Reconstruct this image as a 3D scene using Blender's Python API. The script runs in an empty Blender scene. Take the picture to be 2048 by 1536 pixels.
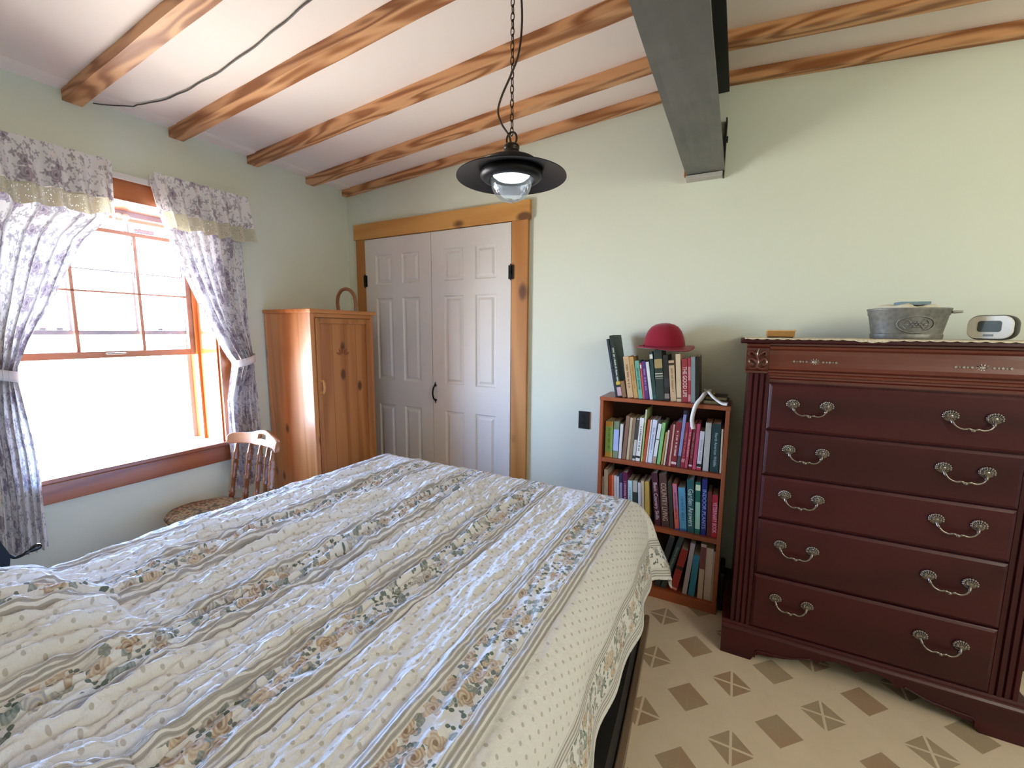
import bpy, bmesh, math, random
import numpy as np
from mathutils import Vector, Matrix
R = math.radians
PI = math.pi
scene = bpy.context.scene
COL = scene.collection
random.seed(7)
WORLD, EXPO = 25.0, 1.1

# ------------------------------------------------------------------ helpers
def lin(c):
    if isinstance(c, str):
        c = c.lstrip('#')
        c = tuple(int(c[i:i+2], 16)/255 for i in (0, 2, 4))
    f = lambda v: v/12.92 if v <= .04045 else ((v+.055)/1.055)**2.4
    return tuple(f(v) for v in c[:3]) + (1.0,)

class N:
    """small wrapper round a node tree"""
    def __init__(s, name):
        s.m = bpy.data.materials.new(name)
        s.m.use_nodes = True
        s.t = s.m.node_tree
        s.t.nodes.clear()
        s.out = s.t.nodes.new('ShaderNodeOutputMaterial')
        s.b = s.t.nodes.new('ShaderNodeBsdfPrincipled')
        s.t.links.new(s.b.outputs[0], s.out.inputs[0])
    def node(s, typ, **k):
        n = s.t.nodes.new(typ)
        for a, v in k.items(): setattr(n, a, v)
        return n
    def put(s, sock, v):
        if isinstance(v, bpy.types.NodeSocket): s.t.links.new(v, sock)
        elif v is not None: sock.default_value = v
    def math(s, op, a, b=None, c=None, clamp=False):
        n = s.node('ShaderNodeMath', operation=op, use_clamp=clamp)
        s.put(n.inputs[0], a)
        if b is not None: s.put(n.inputs[1], b)
        if c is not None: s.put(n.inputs[2], c)
        return n.outputs[0]
    def mix(s, f, a, b, mode='MIX'):
        n = s.node('ShaderNodeMix', data_type='RGBA', blend_type=mode)
        s.put(n.inputs[0], f); s.put(n.inputs[6], a); s.put(n.inputs[7], b)
        return n.outputs[2]
    def coord(s, which='Object', scale=(1, 1, 1), loc=(0, 0, 0), rand=False):
        tc = s.node('ShaderNodeTexCoord')
        v = tc.outputs[which]
        if rand:
            oi = s.node('ShaderNodeObjectInfo')
            vm = s.node('ShaderNodeVectorMath', operation='ADD')
            s.put(vm.inputs[0], v)
            mu = s.math('MULTIPLY', oi.outputs['Random'], 17.0)
            cx = s.node('ShaderNodeCombineXYZ')
            for i in range(3): s.put(cx.inputs[i], mu)
            s.put(vm.inputs[1], cx.outputs[0])
            v = vm.outputs[0]
        mp = s.node('ShaderNodeMapping')
        s.put(mp.inputs[0], v); mp.inputs['Scale'].default_value = scale; mp.inputs['Location'].default_value = loc
        return mp.outputs[0]
    def noise(s, v, scale=5, detail=3, rough=.5, dist=0):
        n = s.node('ShaderNodeTexNoise')
        s.put(n.inputs['Vector'], v); n.inputs['Scale'].default_value = scale
        n.inputs['Detail'].default_value = detail; n.inputs['Roughness'].default_value = rough
        n.inputs['Distortion'].default_value = dist
        return n.outputs[0]
    def ramp(s, f, stops):
        n = s.node('ShaderNodeValToRGB')
        cr = n.color_ramp
        while len(cr.elements) < len(stops): cr.elements.new(.5)
        for e, (p, c) in zip(cr.elements, stops):
            e.position = p; e.color = lin(c) if isinstance(c, str) else c
        s.put(n.inputs[0], f)
        return n.outputs[0]
    def step(s, v, lo, hi):
        n = s.node('ShaderNodeMapRange', interpolation_type='SMOOTHSTEP')
        s.put(n.inputs[0], v); n.inputs[1].default_value = lo; n.inputs[2].default_value = hi
        return n.outputs[0]
    def bump(s, h, strength=.2, dist=.01):
        n = s.node('ShaderNodeBump')
        n.inputs['Strength'].default_value = strength; n.inputs['Distance'].default_value = dist
        s.put(n.inputs['Height'], h); s.put(s.b.inputs['Normal'], n.outputs[0])
        return n.outputs[0]
    def set(s, **k):
        for a, v in k.items(): s.put(s.b.inputs[a.replace('_', ' ')], v)
        return s

_mc = {}
def plain(col, rough=.5, metal=0, var=.08, scale=25, bump=0, spec=.5, coat=0, name=None):
    key = (str(col), rough, metal, var, scale, bump, spec, coat)
    if key in _mc: return _mc[key]
    n = N(name or 'plain_%d' % len(_mc))
    c = lin(col)
    v = n.coord('Object')
    f = n.noise(v, scale, 3)
    lo = tuple(x*(1-var) for x in c[:3]) + (1,); hi = tuple(min(1, x*(1+var)) for x in c[:3]) + (1,)
    n.set(Base_Color=n.mix(f, lo, hi), Roughness=rough, Metallic=metal, Specular_IOR_Level=spec, Coat_Weight=coat, Coat_Roughness=.1)
    if bump: n.bump(f, bump, .004)
    _mc[key] = n.m
    return n.m

def wood(name, light, dark, axis=0, rings=9, low=3.0, rough=.42, knots=.0, knotcol='#4a2410', stretch=.09, fine=.35, contrast=1.0, coat=0.0, kscale=3.2, spec=.5, coatr=.15):
    n = N(name)
    sc = [1, 1, 1]; sc[axis] = stretch
    v = n.coord('Object', scale=tuple(sc), rand=True)
    base = n.noise(v, low, 2, .45, .25)
    rg = n.math('FRACT', n.math('MULTIPLY', base, float(rings)))
    rg = n.math('PINGPONG', n.math('MULTIPLY', rg, 2.0), 1.0)
    rg = n.step(rg, .15, .95)
    sf = [1, 1, 1]; sf[axis] = .03
    fn = n.noise(n.coord('Object', scale=tuple(sf), rand=True), 90, 4, .6)
    f = n.math('ADD', n.math('MULTIPLY', rg, (1-fine)*contrast), n.math('MULTIPLY', fn, fine), clamp=True)
    c = n.mix(f, lin(light), lin(dark))
    if knots:
        sk = [1, 1, 1]; sk[axis] = .55
        vo = n.node('ShaderNodeTexVoronoi', feature='F1')
        n.put(vo.inputs['Vector'], n.coord('Object', scale=tuple(sk), rand=True)); vo.inputs['Scale'].default_value = kscale
        k = n.step(vo.outputs['Distance'], knots, knots*.45)
        c = n.mix(n.math('MULTIPLY', k, .85), c, lin(knotcol))
    n.set(Base_Color=c, Roughness=rough, Coat_Weight=coat, Coat_Roughness=coatr, Specular_IOR_Level=spec)
    n.bump(fn, .06, .002)
    return n.m

def T(bm, origin):
    bmesh.ops.translate(bm, verts=bm.verts, vec=-Vector(origin))

def obj(name, bm, mat, parent=None, smooth=False, origin=None):
    """links a bmesh (given in world metres) as one mesh object under its thing"""
    if parent is not None:
        o0 = parent
        while o0.parent is not None: o0 = o0.parent
        origin = o0.location
    elif origin is None:
        xs = [v.co for v in bm.verts]
        origin = Vector(((min(v.x for v in xs)+max(v.x for v in xs))/2, (min(v.y for v in xs)+max(v.y for v in xs))/2, min(v.z for v in xs)))
    T(bm, origin)
    me = bpy.data.meshes.new(name)
    bmesh.ops.recalc_face_normals(bm, faces=bm.faces)
    bm.to_mesh(me); bm.free()
    if smooth:
        for p in me.polygons: p.use_smooth = True
    ms = mat if isinstance(mat, (list, tuple)) else [mat]
    for m in ms: me.materials.append(m)
    o = bpy.data.objects.new(name, me)
    COL.objects.link(o)
    if parent is not None: o.parent = parent
    else: o.location = origin
    return o

def empty(name, loc, label=None, cat=None, group=None, kind=None):
    o = bpy.data.objects.new(name, None)
    o.empty_display_size = .05
    COL.objects.link(o); o.location = loc
    tag(o, label, cat, group, kind)
    return o

def tag(o, label=None, cat=None, group=None, kind=None):
    if label: o['label'] = label
    if cat: o['category'] = cat
    if group: o['group'] = group
    if kind: o['kind'] = kind
    return o

def angle_smooth(o, deg=35):
    me = o.data
    for p in me.polygons: p.use_smooth = True
    try: me.set_sharp_from_angle(angle=R(deg))
    except Exception: pass
    return o

def box(bm, x0, y0, z0, x1, y1, z1, bev=0, seg=2):
    b = bmesh.new()
    r = bmesh.ops.create_cube(b, size=1)
    bmesh.ops.scale(b, verts=b.verts, vec=(abs(x1-x0), abs(y1-y0), abs(z1-z0)))
    bmesh.ops.translate(b, verts=b.verts, vec=((x0+x1)/2, (y0+y1)/2, (z0+z1)/2))
    if bev: bmesh.ops.bevel(b, geom=b.edges[:], offset=bev, segments=seg, affect='EDGES', profile=.6)
    merge(bm, b)

def merge(bm, b, M=None):
    if M is not None: bmesh.ops.transform(b, matrix=M, verts=b.verts)
    me = bpy.data.meshes.new('tmp'); b.to_mesh(me); b.free()
    bm.from_mesh(me); bpy.data.meshes.remove(me)

def B(*a, **k):
    bm = bmesh.new(); box(bm, *a, **k); return bm

def prism(bm, poly, axis, a, b_, bev=0):
    """extrude polygon (2D pts) along axis between a and b. axis 0: pts=(y,z) 1:(x,z) 2:(x,y)"""
    b = bmesh.new()
    def mk(p, t):
        return {0: (t, p[0], p[1]), 1: (p[0], t, p[1]), 2: (p[0], p[1], t)}[axis]
    v0 = [b.verts.new(mk(p, a)) for p in poly]; v1 = [b.verts.new(mk(p, b_)) for p in poly]
    b.faces.new(v0); b.faces.new(v1[::-1])
    for i in range(len(poly)):
        j = (i+1) % len(poly)
        b.faces.new((v0[j], v0[i], v1[i], v1[j]))
    bmesh.ops.recalc_face_normals(b, faces=b.faces)
    if bev: bmesh.ops.bevel(b, geom=b.edges[:], offset=bev, segments=2, affect='EDGES')
    merge(bm, b)

def lathe(bm, prof, c=(0, 0, 0), axis='Z', seg=24, sx=1, sy=1, M=None):
    b = bmesh.new(); rings = []
    for r, z in prof:
        if r < 1e-6: rings.append([b.verts.new((0, 0, z))])
        else: rings.append([b.verts.new((r*sx*math.cos(2*PI*i/seg), r*sy*math.sin(2*PI*i/seg), z)) for i in range(seg)])
    for p, q in zip(rings, rings[1:]):
        for i in range(seg):
            j = (i+1) % seg
            vs = [p[i % len(p)], p[j % len(p)], q[j % len(q)], q[i % len(q)]]
            u = []
            for v in vs:
                if v not in u: u.append(v)
            if len(u) > 2:
                try: b.faces.new(u)
                except ValueError: pass
    if axis == 'Y': bmesh.ops.rotate(b, verts=b.verts, matrix=Matrix.Rotation(R(90), 3, 'X'))
    if axis == 'X': bmesh.ops.rotate(b, verts=b.verts, matrix=Matrix.Rotation(R(90), 3, 'Y'))
    if M is not None: bmesh.ops.transform(b, matrix=M, verts=b.verts)
    bmesh.ops.translate(b, verts=b.verts, vec=c)
    merge(bm, b)

def smoothpts(pts, k=6):
    pts = [Vector(p) for p in pts]
    out = []
    n = len(pts)
    for i in range(n-1):
        p0, p1, p2, p3 = pts[max(0, i-1)], pts[i], pts[i+1], pts[min(n-1, i+2)]
        for j in range(k):
            t = j/k
            out.append(.5*((2*p1)+(p2-p0)*t+(2*p0-5*p1+4*p2-p3)*t*t+(3*p1-p0-3*p2+p3)*t**3))
    out.append(pts[-1])
    return out

def tube(bm, pts, r, seg=10, closed=False, cap=True):
    pts = [Vector(p) for p in pts]
    n = len(pts)
    rs = r if isinstance(r, (list, tuple)) else [r]*n
    b = bmesh.new(); rings = []
    prev = None
    for i, p in enumerate(pts):
        if closed: d = pts[(i+1) % n]-pts[(i-1) % n]
        else: d = pts[min(n-1, i+1)]-pts[max(0, i-1)]
        d.normalize()
        if prev is None:
            a = Vector((0, 0, 1)) if abs(d.z) < .9 else Vector((1, 0, 0))
            u = d.cross(a).normalized()
        else:
            u = (prev-d*prev.dot(d)).normalized()
        prev = u
        w = d.cross(u)
        rings.append([b.verts.new(p+(u*math.cos(2*PI*k/seg)+w*math.sin(2*PI*k/seg))*rs[i]) for k in range(seg)])
    m = n if closed else n-1
    for i in range(m):
        p, q = rings[i], rings[(i+1) % n]
        for k in range(seg):
            b.faces.new((p[k], p[(k+1) % seg], q[(k+1) % seg], q[k]))
    if cap and not closed:
        b.faces.new(rings[0][::-1]); b.faces.new(rings[-1])
    merge(bm, b)

def ellipsoid(bm, c, rx, ry, rz, u=14, v=8, M=None):
    b = bmesh.new()
    bmesh.ops.create_uvsphere(b, u_segments=u, v_segments=v, radius=1)
    bmesh.ops.scale(b, verts=b.verts, vec=(rx, ry, rz))
    if M is not None: bmesh.ops.transform(b, matrix=M, verts=b.verts)
    bmesh.ops.translate(b, verts=b.verts, vec=c)
    merge(bm, b)

def gridmesh(name, P, UV, mat, parent=None, origin=(0, 0, 0), skip=None, solid=0, offset=0, closed_u=False):
    """P: (nv, nu, 3) array in world metres"""
    nv, nu = P.shape[:2]
    if parent is not None:
        o0 = parent
        while o0.parent is not None: o0 = o0.parent
        origin = tuple(o0.location)
    verts = (P.reshape(-1, 3)-np.array(origin)).tolist()
    faces = []
    for j in range(nv-1):
        for i in range(nu-1 if not closed_u else nu):
            if skip and skip(j, i): continue
            i2 = (i+1) % nu
            faces.append((j*nu+i, j*nu+i2, (j+1)*nu+i2, (j+1)*nu+i))
    me = bpy.data.meshes.new(name)
    me.from_pydata(verts, [], faces)
    if UV is not None:
        uvl = me.uv_layers.new(name='UVMap')
        li = np.zeros(len(me.loops), dtype=np.int32); me.loops.foreach_get('vertex_index', li)
        uvl.data.foreach_set('uv', UV.reshape(-1, 2)[li].astype(np.float32).ravel())
    me.polygons.foreach_set('use_smooth', [True]*len(me.polygons))
    me.materials.append(mat)
    o = bpy.data.objects.new(name, me); COL.objects.link(o)
    if parent is not None: o.parent = parent
    else: o.location = origin
    if solid:
        md = o.modifiers.new('thickness', 'SOLIDIFY'); md.thickness = solid; md.offset = offset
    return o

_rs = np.random.RandomState(3)
_lat = _rs.rand(256, 256)
def vn(x, y, seed=0):
    x = np.asarray(x, float)+seed*17.3; y = np.asarray(y, float)+seed*9.7
    xi = np.floor(x).astype(int); yi = np.floor(y).astype(int)
    fx = x-xi; fy = y-yi
    fx = fx*fx*(3-2*fx); fy = fy*fy*(3-2*fy)
    g = lambda a, b: _lat[a % 256, b % 256]
    return (g(xi, yi)*(1-fx)+g(xi+1, yi)*fx)*(1-fy)+(g(xi, yi+1)*(1-fx)+g(xi+1, yi+1)*fx)*fy
def fbm(x, y, seed=0, o=3):
    s = 0; a = 1; t = 0
    for k in range(o):
        s = s+a*vn(x*2**k, y*2**k, seed+k); t += a; a *= .5
    return s/t-.5

def copy_tree(o, parent=None):
    c = o.copy(); COL.objects.link(c)
    if parent is not None: c.parent = parent
    for ch in list(o.children): copy_tree(ch, c)
    return c

def text(name, s, size, mat, M, parent, extrude=.0003, sx=1.0):
    cu = bpy.data.curves.new(name, 'FONT')
    cu.body = s; cu.size = size; cu.extrude = extrude; cu.align_x = 'CENTER'; cu.align_y = 'CENTER'
    tmp = bpy.data.objects.new('tmp', cu); COL.objects.link(tmp)
    dg = bpy.context.evaluated_depsgraph_get()
    me = bpy.data.meshes.new_from_object(tmp.evaluated_get(dg))
    bpy.data.objects.remove(tmp); bpy.data.curves.remove(cu)
    me.name = name
    me.transform(M @ Matrix.Diagonal((sx, 1, 1, 1)))
    me.materials.clear(); me.materials.append(mat)
    o = bpy.data.objects.new(name, me); COL.objects.link(o); o.parent = parent
    return o
BOOKS = [
('top',1.0535,2.236,[
  (-0.5573, 0.0125, 0.3106, -0.1958, '#2c3442', 0.15, [], 'thin slate blue book leaning at the left end of the bookcase top'),
  (-0.5434, 0.0225, 0.3285, -0.183, '#20322a', 0.17, [('b', 0.02, 0.16, '#c9a9b5'), ('b', 0.2, 0.25, '#d6b43c'), ('t', '%', '#dfe6dc')], 'tall leaning green book with yellow band low on its spine'),
  (-0.5184, 0.0208, 0.0871, -0.194, '#8a6a4a', 0.11, [], 'short brown paperback between tall green book and cream book'),
  (-0.4922, 0.0292, 0.2173, -0.1539, '#cfae86', 0.12, [('d', '#7a5a3e')], 'cream tan paperback with brown spine lettering, third from the tall green book'),
  (-0.4598, 0.0216, 0.2169, -0.1612, '#c39a5e', 0.12, [('d', '#9a6a3a')], 'golden tan paperback touching the teal green one'),
  (-0.4356, 0.0215, 0.1975, -0.1504, '#6fae9a', 0.12, [('d', '#2f5a55')], 'teal green paperback with dark lettering on bookcase top'),
  (-0.4127, 0.0083, 0.1873, -0.1434, '#d4545c', 0.12, [('b', 0.85, 0.95, '#e8dcd8')], 'thin salmon red paperback beside the purple book'),
  (-0.4031, 0.0197, 0.196, -0.1416, '#5a3478', 0.12, [('d', '#b9a0c8')], 'purple paperback with pale lettering on bookcase top'),
  (-0.3784, 0.0146, 0.1945, -0.1597, '#dfe6ea', 0.12, [], 'plain white paperback on bookcase top, right of the purple book'),
  (-0.3624, 0.0154, 0.245, -0.1307, '#2c4a48', 0.14, [('b', 0.03, 0.1, '#1f6a5a'), ('b', 0.86, 0.95, '#d8dcd8')], 'slim teal black book left of the wide gilt hardback'),
  (-0.3457, 0.0381, 0.2548, -0.1087, '#2f3a34', 0.15, [('b', 0.64, 0.82, '#a89462'), ('b', 0.52, 0.54, '#c8c8b8'), ('b', 0.47, 0.49, '#b8bcae'), ('b', 0.43, 0.44, '#9aa094')], 'wide dark green hardback with gilt emblem, under the red hat'),
  (-0.3061, 0.0235, 0.2305, -0.0922, '#25231f', 0.14, [('b', 0.05, 0.16, '#8a8078'), ('b', 0.3, 0.5, '#34363a')], 'near black book with mottled spine under the red hat'),
  (-0.2779, 0.0264, 0.2049, -0.1068, '#cbb08c', 0.12, [('b', 0.88, 0.94, '#4a3426'), ('d', '#8e6e50')], 'tan paperback with a dark brush mark near its spine top'),
  (-0.2498, 0.0224, 0.2384, -0.0754, '#dcc7a4', 0.13, [('b', 0.06, 0.09, '#7a6248')], 'tall cream paperback left of the red title spine'),
  (-0.2247, 0.0262, 0.2152, -0.0639, '#a23a44', 0.13, [('t', 'THE GOOD LIFE', '#f0e4da')], 'red book with THE GOOD LIFE in white on its spine'),
  (-0.1973, 0.013, 0.2211, -0.0578, '#b8404e', 0.13, [('b', 0.5, 0.8, '#e0909a'), ('b', 0.03, 0.18, '#e0909a')], 'thin red pink book right of THE GOOD LIFE'),
  (-0.1831, 0.0185, 0.2252, -0.0553, '#8a9a98', 0.14, [], 'grey teal book near the right of the top row'),
  (-0.1634, 0.0163, 0.2289, -0.0541, '#1e1c1a', 0.16, [], 'black book ending the top row beside the flat stack'),
]),
('up',0.721,2.236,[
  (-0.6028, 0.0423, 0.1969, -0.0033, '#8fb45c', 0.13, [('b', 0.86, 1, '#c9913a'), ('b', 0, 0.14, '#c8a04a'), ('d', '#5c8440')], 'thick lime green book with orange ends, first on upper shelf'),
  (-0.5593, 0.0295, 0.2012, 0.009, '#7c8a6e', 0.13, [('b', 0.2, 0.78, '#a8b8e8')], 'sage green book with pale blue spine label'),
  (-0.5286, 0.0155, 0.19, 0.0265, '#d8d6dc', 0.12, [], 'white slim book beside the sage green one'),
  (-0.5104, 0.021, 0.236, 0.0663, '#8a6a58', 0.13, [], 'brown paperback, second right of the sage green book'),
  (-0.486, 0.0132, 0.2292, 0.0569, '#cbb79a', 0.13, [], 'tan paperback with bare spine, upper shelf'),
  (-0.4716, 0.0158, 0.231, 0.0577, '#8f7a64', 0.13, [], 'taupe paperback left of the speckled book, upper shelf'),
  (-0.4546, 0.015, 0.2273, 0.0632, '#c8c8c6', 0.13, [('b', 0.5, 0.98, '#4a4242'), ('b', 0.05, 0.12, '#2a2a2e')], 'book with dark speckled upper spine and white foot'),
  (-0.4379, 0.0225, 0.2339, 0.0625, '#e4e4e6', 0.13, [('d', '#3a3a40'), ('b', 0.07, 0.12, '#14161a')], 'white book with black lettering and black dot near its foot'),
  (-0.4097, 0.008, 0.2791, 0.0437, '#b4c47c', 0.17, [('b', 0.75, 1, '#d4d2ba')], 'tall thin lime edged book with grey cover showing'),
  (-0.4005, 0.0125, 0.2278, 0.0773, '#c25a3a', 0.13, [], 'orange red paperback on upper shelf'),
  (-0.3858, 0.0081, 0.2291, 0.0734, '#e2d6d6', 0.13, [], 'thin white book right of the orange red one'),
  (-0.3765, 0.0226, 0.23, 0.0782, '#d4dcf0', 0.13, [('d', '#7a86a8')], 'pale blue white book with faint lettering, upper shelf'),
  (-0.3526, 0.0173, 0.2124, 0.1019, '#dfe4ea', 0.13, [('b', 0, 0.18, '#b09a88'), ('b', 0.6, 0.62, '#22242c')], 'white book with a beige foot left of bright green one'),
  (-0.3289, 0.0166, 0.2195, 0.0784, '#86c07c', 0.17, [], 'bright green tall book on the upper shelf'),
  (-0.3084, 0.0083, 0.1726, 0.0867, '#c09a54', 0.12, [], 'ochre paperback between bright green and maroon books'),
  (-0.2969, 0.0088, 0.1844, 0.0758, '#d8c8bc', 0.12, [], 'beige paperback left of the thin maroon one'),
  (-0.2848, 0.012, 0.2127, 0.0642, '#7a2c3c', 0.13, [], 'thin maroon paperback, first of the maroon run'),
  (-0.2714, 0.0085, 0.2168, 0.0633, '#d8a494', 0.13, [], 'pinkish thin spine with white slip sticking out between maroon books'),
  (-0.2616, 0.0266, 0.2301, 0.0725, '#84222e', 0.14, [('b', 0.05, 0.1, '#e8c8c8'), ('d', '#e8d8d8')], 'wide dark red book with white lettering, left of lavender'),
  (-0.2327, 0.0153, 0.2921, 0.068, '#8e94c4', 0.14, [('b', 0, 0.2, '#4a4a48'), ('b', 0.93, 1, '#2a2c38')], 'tall lavender blue spine standing above the red books'),
  (-0.215, 0.0171, 0.2341, 0.0629, '#98283a', 0.13, [('d', '#d07a80'), ('b', 0.12, 0.2, '#d08088')], 'crimson book directly right of the lavender spine'),
  (-0.1959, 0.0143, 0.2345, 0.0594, '#c04a5c', 0.13, [('b', 0.9, 1, '#eeb8c0'), ('d', '#f0c4c8')], 'rose red book, second right of the lavender spine'),
  (-0.1782, 0.0159, 0.23, 0.0525, '#7c2434', 0.13, [('b', 0.05, 0.09, '#f0d0d0'), ('d', '#b08a80')], 'maroon book below the white ribbon end'),
  (-0.1594, 0.0158, 0.2318, 0.0456, '#c24c6c', 0.13, [('b', 0, 0.1, '#d8506a')], 'pink red book left of white paperback with black mark'),
  (-0.141, 0.0214, 0.1963, 0.0381, '#dcdae0', 0.12, [('b', 0.08, 0.16, '#1a1a1e'), ('b', 0, 0.06, '#c83a52'), ('d', '#a8a8b0')], 'white paperback with black mark and red foot'),
  (-0.1123, 0.027, 0.2416, 0.0075, '#c4c4ba', 0.14, [], 'pale grey book beside the dark green wildlife book'),
  (-0.0803, 0.0405, 0.2394, -0.0072, '#1e3e40', 0.15, [('t', 'North American Wildlife', '#b8ccc8')], 'dark green book lettered North American Wildlife'),
  (-0.0349, 0.0083, 0.218, -0.0159, '#cfc0a2', 0.14, [], 'thin tan booklet against right side of the upper shelf'),
]),
('mid',0.3895,2.236,[
  (-0.6087, 0.0096, 0.2155, -0.0325, '#b8a898', 0.12, [], 'thin beige booklet at left end of the middle shelf'),
  (-0.5964, 0.0225, 0.2593, -0.0306, '#c8bfb4', 0.14, [], 'off white book standing tallest at the left of middle shelf'),
  (-0.5696, 0.0144, 0.2289, -0.0369, '#c2461e', 0.13, [], 'dark orange book on the middle shelf'),
  (-0.5531, 0.0131, 0.2335, -0.0376, '#dd7048', 0.13, [], 'light orange book next to the dark orange one'),
  (-0.5384, 0.0132, 0.2327, -0.0394, '#ccc0c4', 0.13, [], 'pale pink grey book right of the orange pair'),
  (-0.5238, 0.0126, 0.2301, -0.0401, '#d0ccd2', 0.13, [], 'white book left of the navy one, middle shelf'),
  (-0.5089, 0.0159, 0.2487, -0.0397, '#2f3054', 0.14, [('b', 0.3, 0.8, '#8a8cb0')], 'navy book with pale lettering, middle shelf'),
  (-0.4914, 0.026, 0.2588, -0.0386, '#66264a', 0.14, [('d', '#c8a8bc')], 'plum maroon book with vertical lettering'),
  (-0.4629, 0.0243, 0.2195, -0.0432, '#bcd8dc', 0.13, [('d', '#6a8c98')], 'pale cyan book on the middle shelf'),
  (-0.4366, 0.0261, 0.2229, -0.0457, '#2e3a34', 0.13, [('b', 0.72, 1, '#b8b6aa')], 'dark green grey book with pale top band'),
  (-0.4082, 0.0147, 0.2156, -0.0493, '#c8c6d4', 0.13, [], 'lilac white slim book right of the dark green grey one'),
  (-0.3893, 0.0146, 0.2297, -0.0621, '#c4b294', 0.13, [], 'sand coloured book left of the yellow gold one'),
  (-0.3712, 0.0237, 0.2288, -0.0634, '#bf9f52', 0.13, [], 'yellow gold book left of Basic Country Skills'),
  (-0.3222, 0.0317, 0.2825, -0.1142, '#4a2230', 0.15, [('t', 'Basic Country Skills', '#e0c8cc')], 'dark maroon book lettered Basic Country Skills'),
  (-0.2891, 0.0386, 0.2828, -0.0982, '#553a33', 0.15, [('t', 'COUNTRY LIVING', '#c8a894')], 'brown book lettered COUNTRY LIVING'),
  (-0.2485, 0.02, 0.2494, -0.0929, '#3a3428', 0.14, [], 'dark olive book right of COUNTRY LIVING'),
  (-0.2235, 0.022, 0.2418, -0.1031, '#d8665c', 0.13, [('b', 0.45, 0.98, '#c87690'), ('d', '#7a3a5c'), ('b', 0, 0.03, '#3a4a8c')], 'coral pink book with mauve lettering, middle shelf'),
  (-0.2002, 0.035, 0.2266, -0.0883, '#5a9cba', 0.13, [('d', '#3c748c'), ('b', 0, 0.05, '#2f6ca0')], 'light blue wide book, middle shelf'),
  (-0.1639, 0.034, 0.2768, -0.0597, '#1f5a5c', 0.14, [('t', 'Garden Answers', '#d8e8e4')], 'teal book lettered Garden Answers'),
  (-0.1286, 0.024, 0.2692, -0.0427, '#1f6c58', 0.14, [('b', 0.1, 0.62, '#a8d8b8'), ('b', 0.84, 0.95, '#d8e4bc')], 'green book with pale centre stripe beside Garden Answers'),
  (-0.1028, 0.025, 0.288, -0.0276, '#1c2a72', 0.15, [('t', 'INDOOR PLANTS', '#9ab4e4')], 'navy blue book lettered INDOOR PLANTS'),
  (-0.0743, 0.0203, 0.2298, -0.0348, '#6a2a26', 0.13, [], 'dark red brown book between the navy and bright red ones'),
  (-0.0528, 0.0265, 0.2174, -0.0282, '#b02230', 0.12, [('t', 'VETERINARY BOOK', '#f0b8c4')], 'bright red book lettered VETERINARY BOOK'),
]),
('low',0.053,2.232,[
  (-0.3119, 0.0289, 0.2952, 0.2207, '#30343a', 0.16, [], 'black folder leaning at the left of the bottom shelf'),
  (-0.2799, 0.0267, 0.3143, 0.2622, '#3a474a', 0.16, [('d', '#7a8a8c')], 'dark teal grey book leaning behind the red one, bottom shelf'),
  (-0.2333, 0.0363, 0.2439, 0.1938, '#a2302c', 0.15, [('b', 0.52, 0.6, '#3a2420'), ('b', 0.04, 0.09, '#e0a090')], 'leaning red book on the bottom shelf'),
  (-0.1717, 0.0231, 0.2851, 0.0977, '#b4aab4', 0.16, [], 'tall pale lavender book, bottom shelf'),
  (-0.1429, 0.0309, 0.2251, 0.0783, '#2880a8', 0.14, [], 'bright blue book on the bottom shelf'),
  (-0.0993, 0.0262, 0.2922, 0.0274, '#c8b0a0', 0.16, [('b', 0.55, 0.95, '#7c4448')], 'beige book with maroon label, bottom shelf'),
  (-0.0704, 0.0342, 0.277, 0.0255, '#cab8ae', 0.17, [], 'large pale book at the right of the bottom shelf'),
  (-0.0343, 0.0086, 0.2661, 0.0252, '#b09a84', 0.15, [], 'thin tan book against the right side, bottom shelf'),
]),
]
# ------------------------------------------------------------------ measurements (metres)
XL, YB = -2.753, 2.45          # window wall, wall with the closet
XR, YF = 2.45, -1.7
RIDGE = -.2
def ceil_z(x):
    return 2.456+.0694*(x-XL) if x < RIDGE else 2.456+.0694*(RIDGE-XL)-.073*(x-RIDGE)

# ------------------------------------------------------------------ materials
PINE = wood('orange_pine', '#d08a4c', '#b46e34', axis=2, rings=7, low=5, knots=.22, kscale=8.0, rough=.45, coat=1.0, coatr=.27)
PINE_Y = wood('orange_pine_flat', '#d08a4c', '#b06a30', axis=1, rings=7, low=5, knots=.1, rough=.3, coat=.3)
PINE_D = wood('pine_door', '#c08048', '#9c5e2e', axis=2, rings=7, low=4, knots=.21, kscale=8.0, rough=.34, coat=.25)
RAFT = wood('pine_rafter', '#dfa878', '#8f5428', axis=0, rings=8, low=8.0, contrast=1.1, knots=.06, kscale=2.6, rough=.5, stretch=.13, fine=.3)
TRIMW = wood('knotty_trim', '#d6a25c', '#c08644', axis=0, rings=6, low=3.5, knots=.2, kscale=5.0, rough=.45)
TRIMV = wood('knotty_trim_upright', '#c58a4c', '#a86e34', axis=2, rings=6, low=3.5, knots=.22, kscale=5.0, rough=.45)
CEDAR = wood('window_wood', '#b06a40', '#8a4a2c', axis=1, rings=6, low=4, knots=.08, kscale=2.5, rough=.25, coat=.5)
CEDARV = wood('window_wood_upright', '#c07038', '#a05226', axis=2, rings=6, low=4, knots=.0, rough=.18, coat=.8)
SHELFW = wood('bookcase_wood', '#a85a36', '#8c4426', axis=0, rings=6, low=4, rough=.4, coat=.2)
SHELFV = wood('bookcase_wood_upright', '#a85a36', '#8a4226', axis=2, rings=6, low=4, rough=.4, coat=.2)
CHERRY = wood('dark_cherry', '#461217', '#300b0f', axis=0, rings=5, low=3, rough=.4, coat=.1, spec=.3, fine=.5)
CHERRYV = wood('dark_cherry_upright', '#461217', '#300b0f', axis=2, rings=5, low=3, rough=.4, coat=.1, spec=.3, fine=.5)
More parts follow.
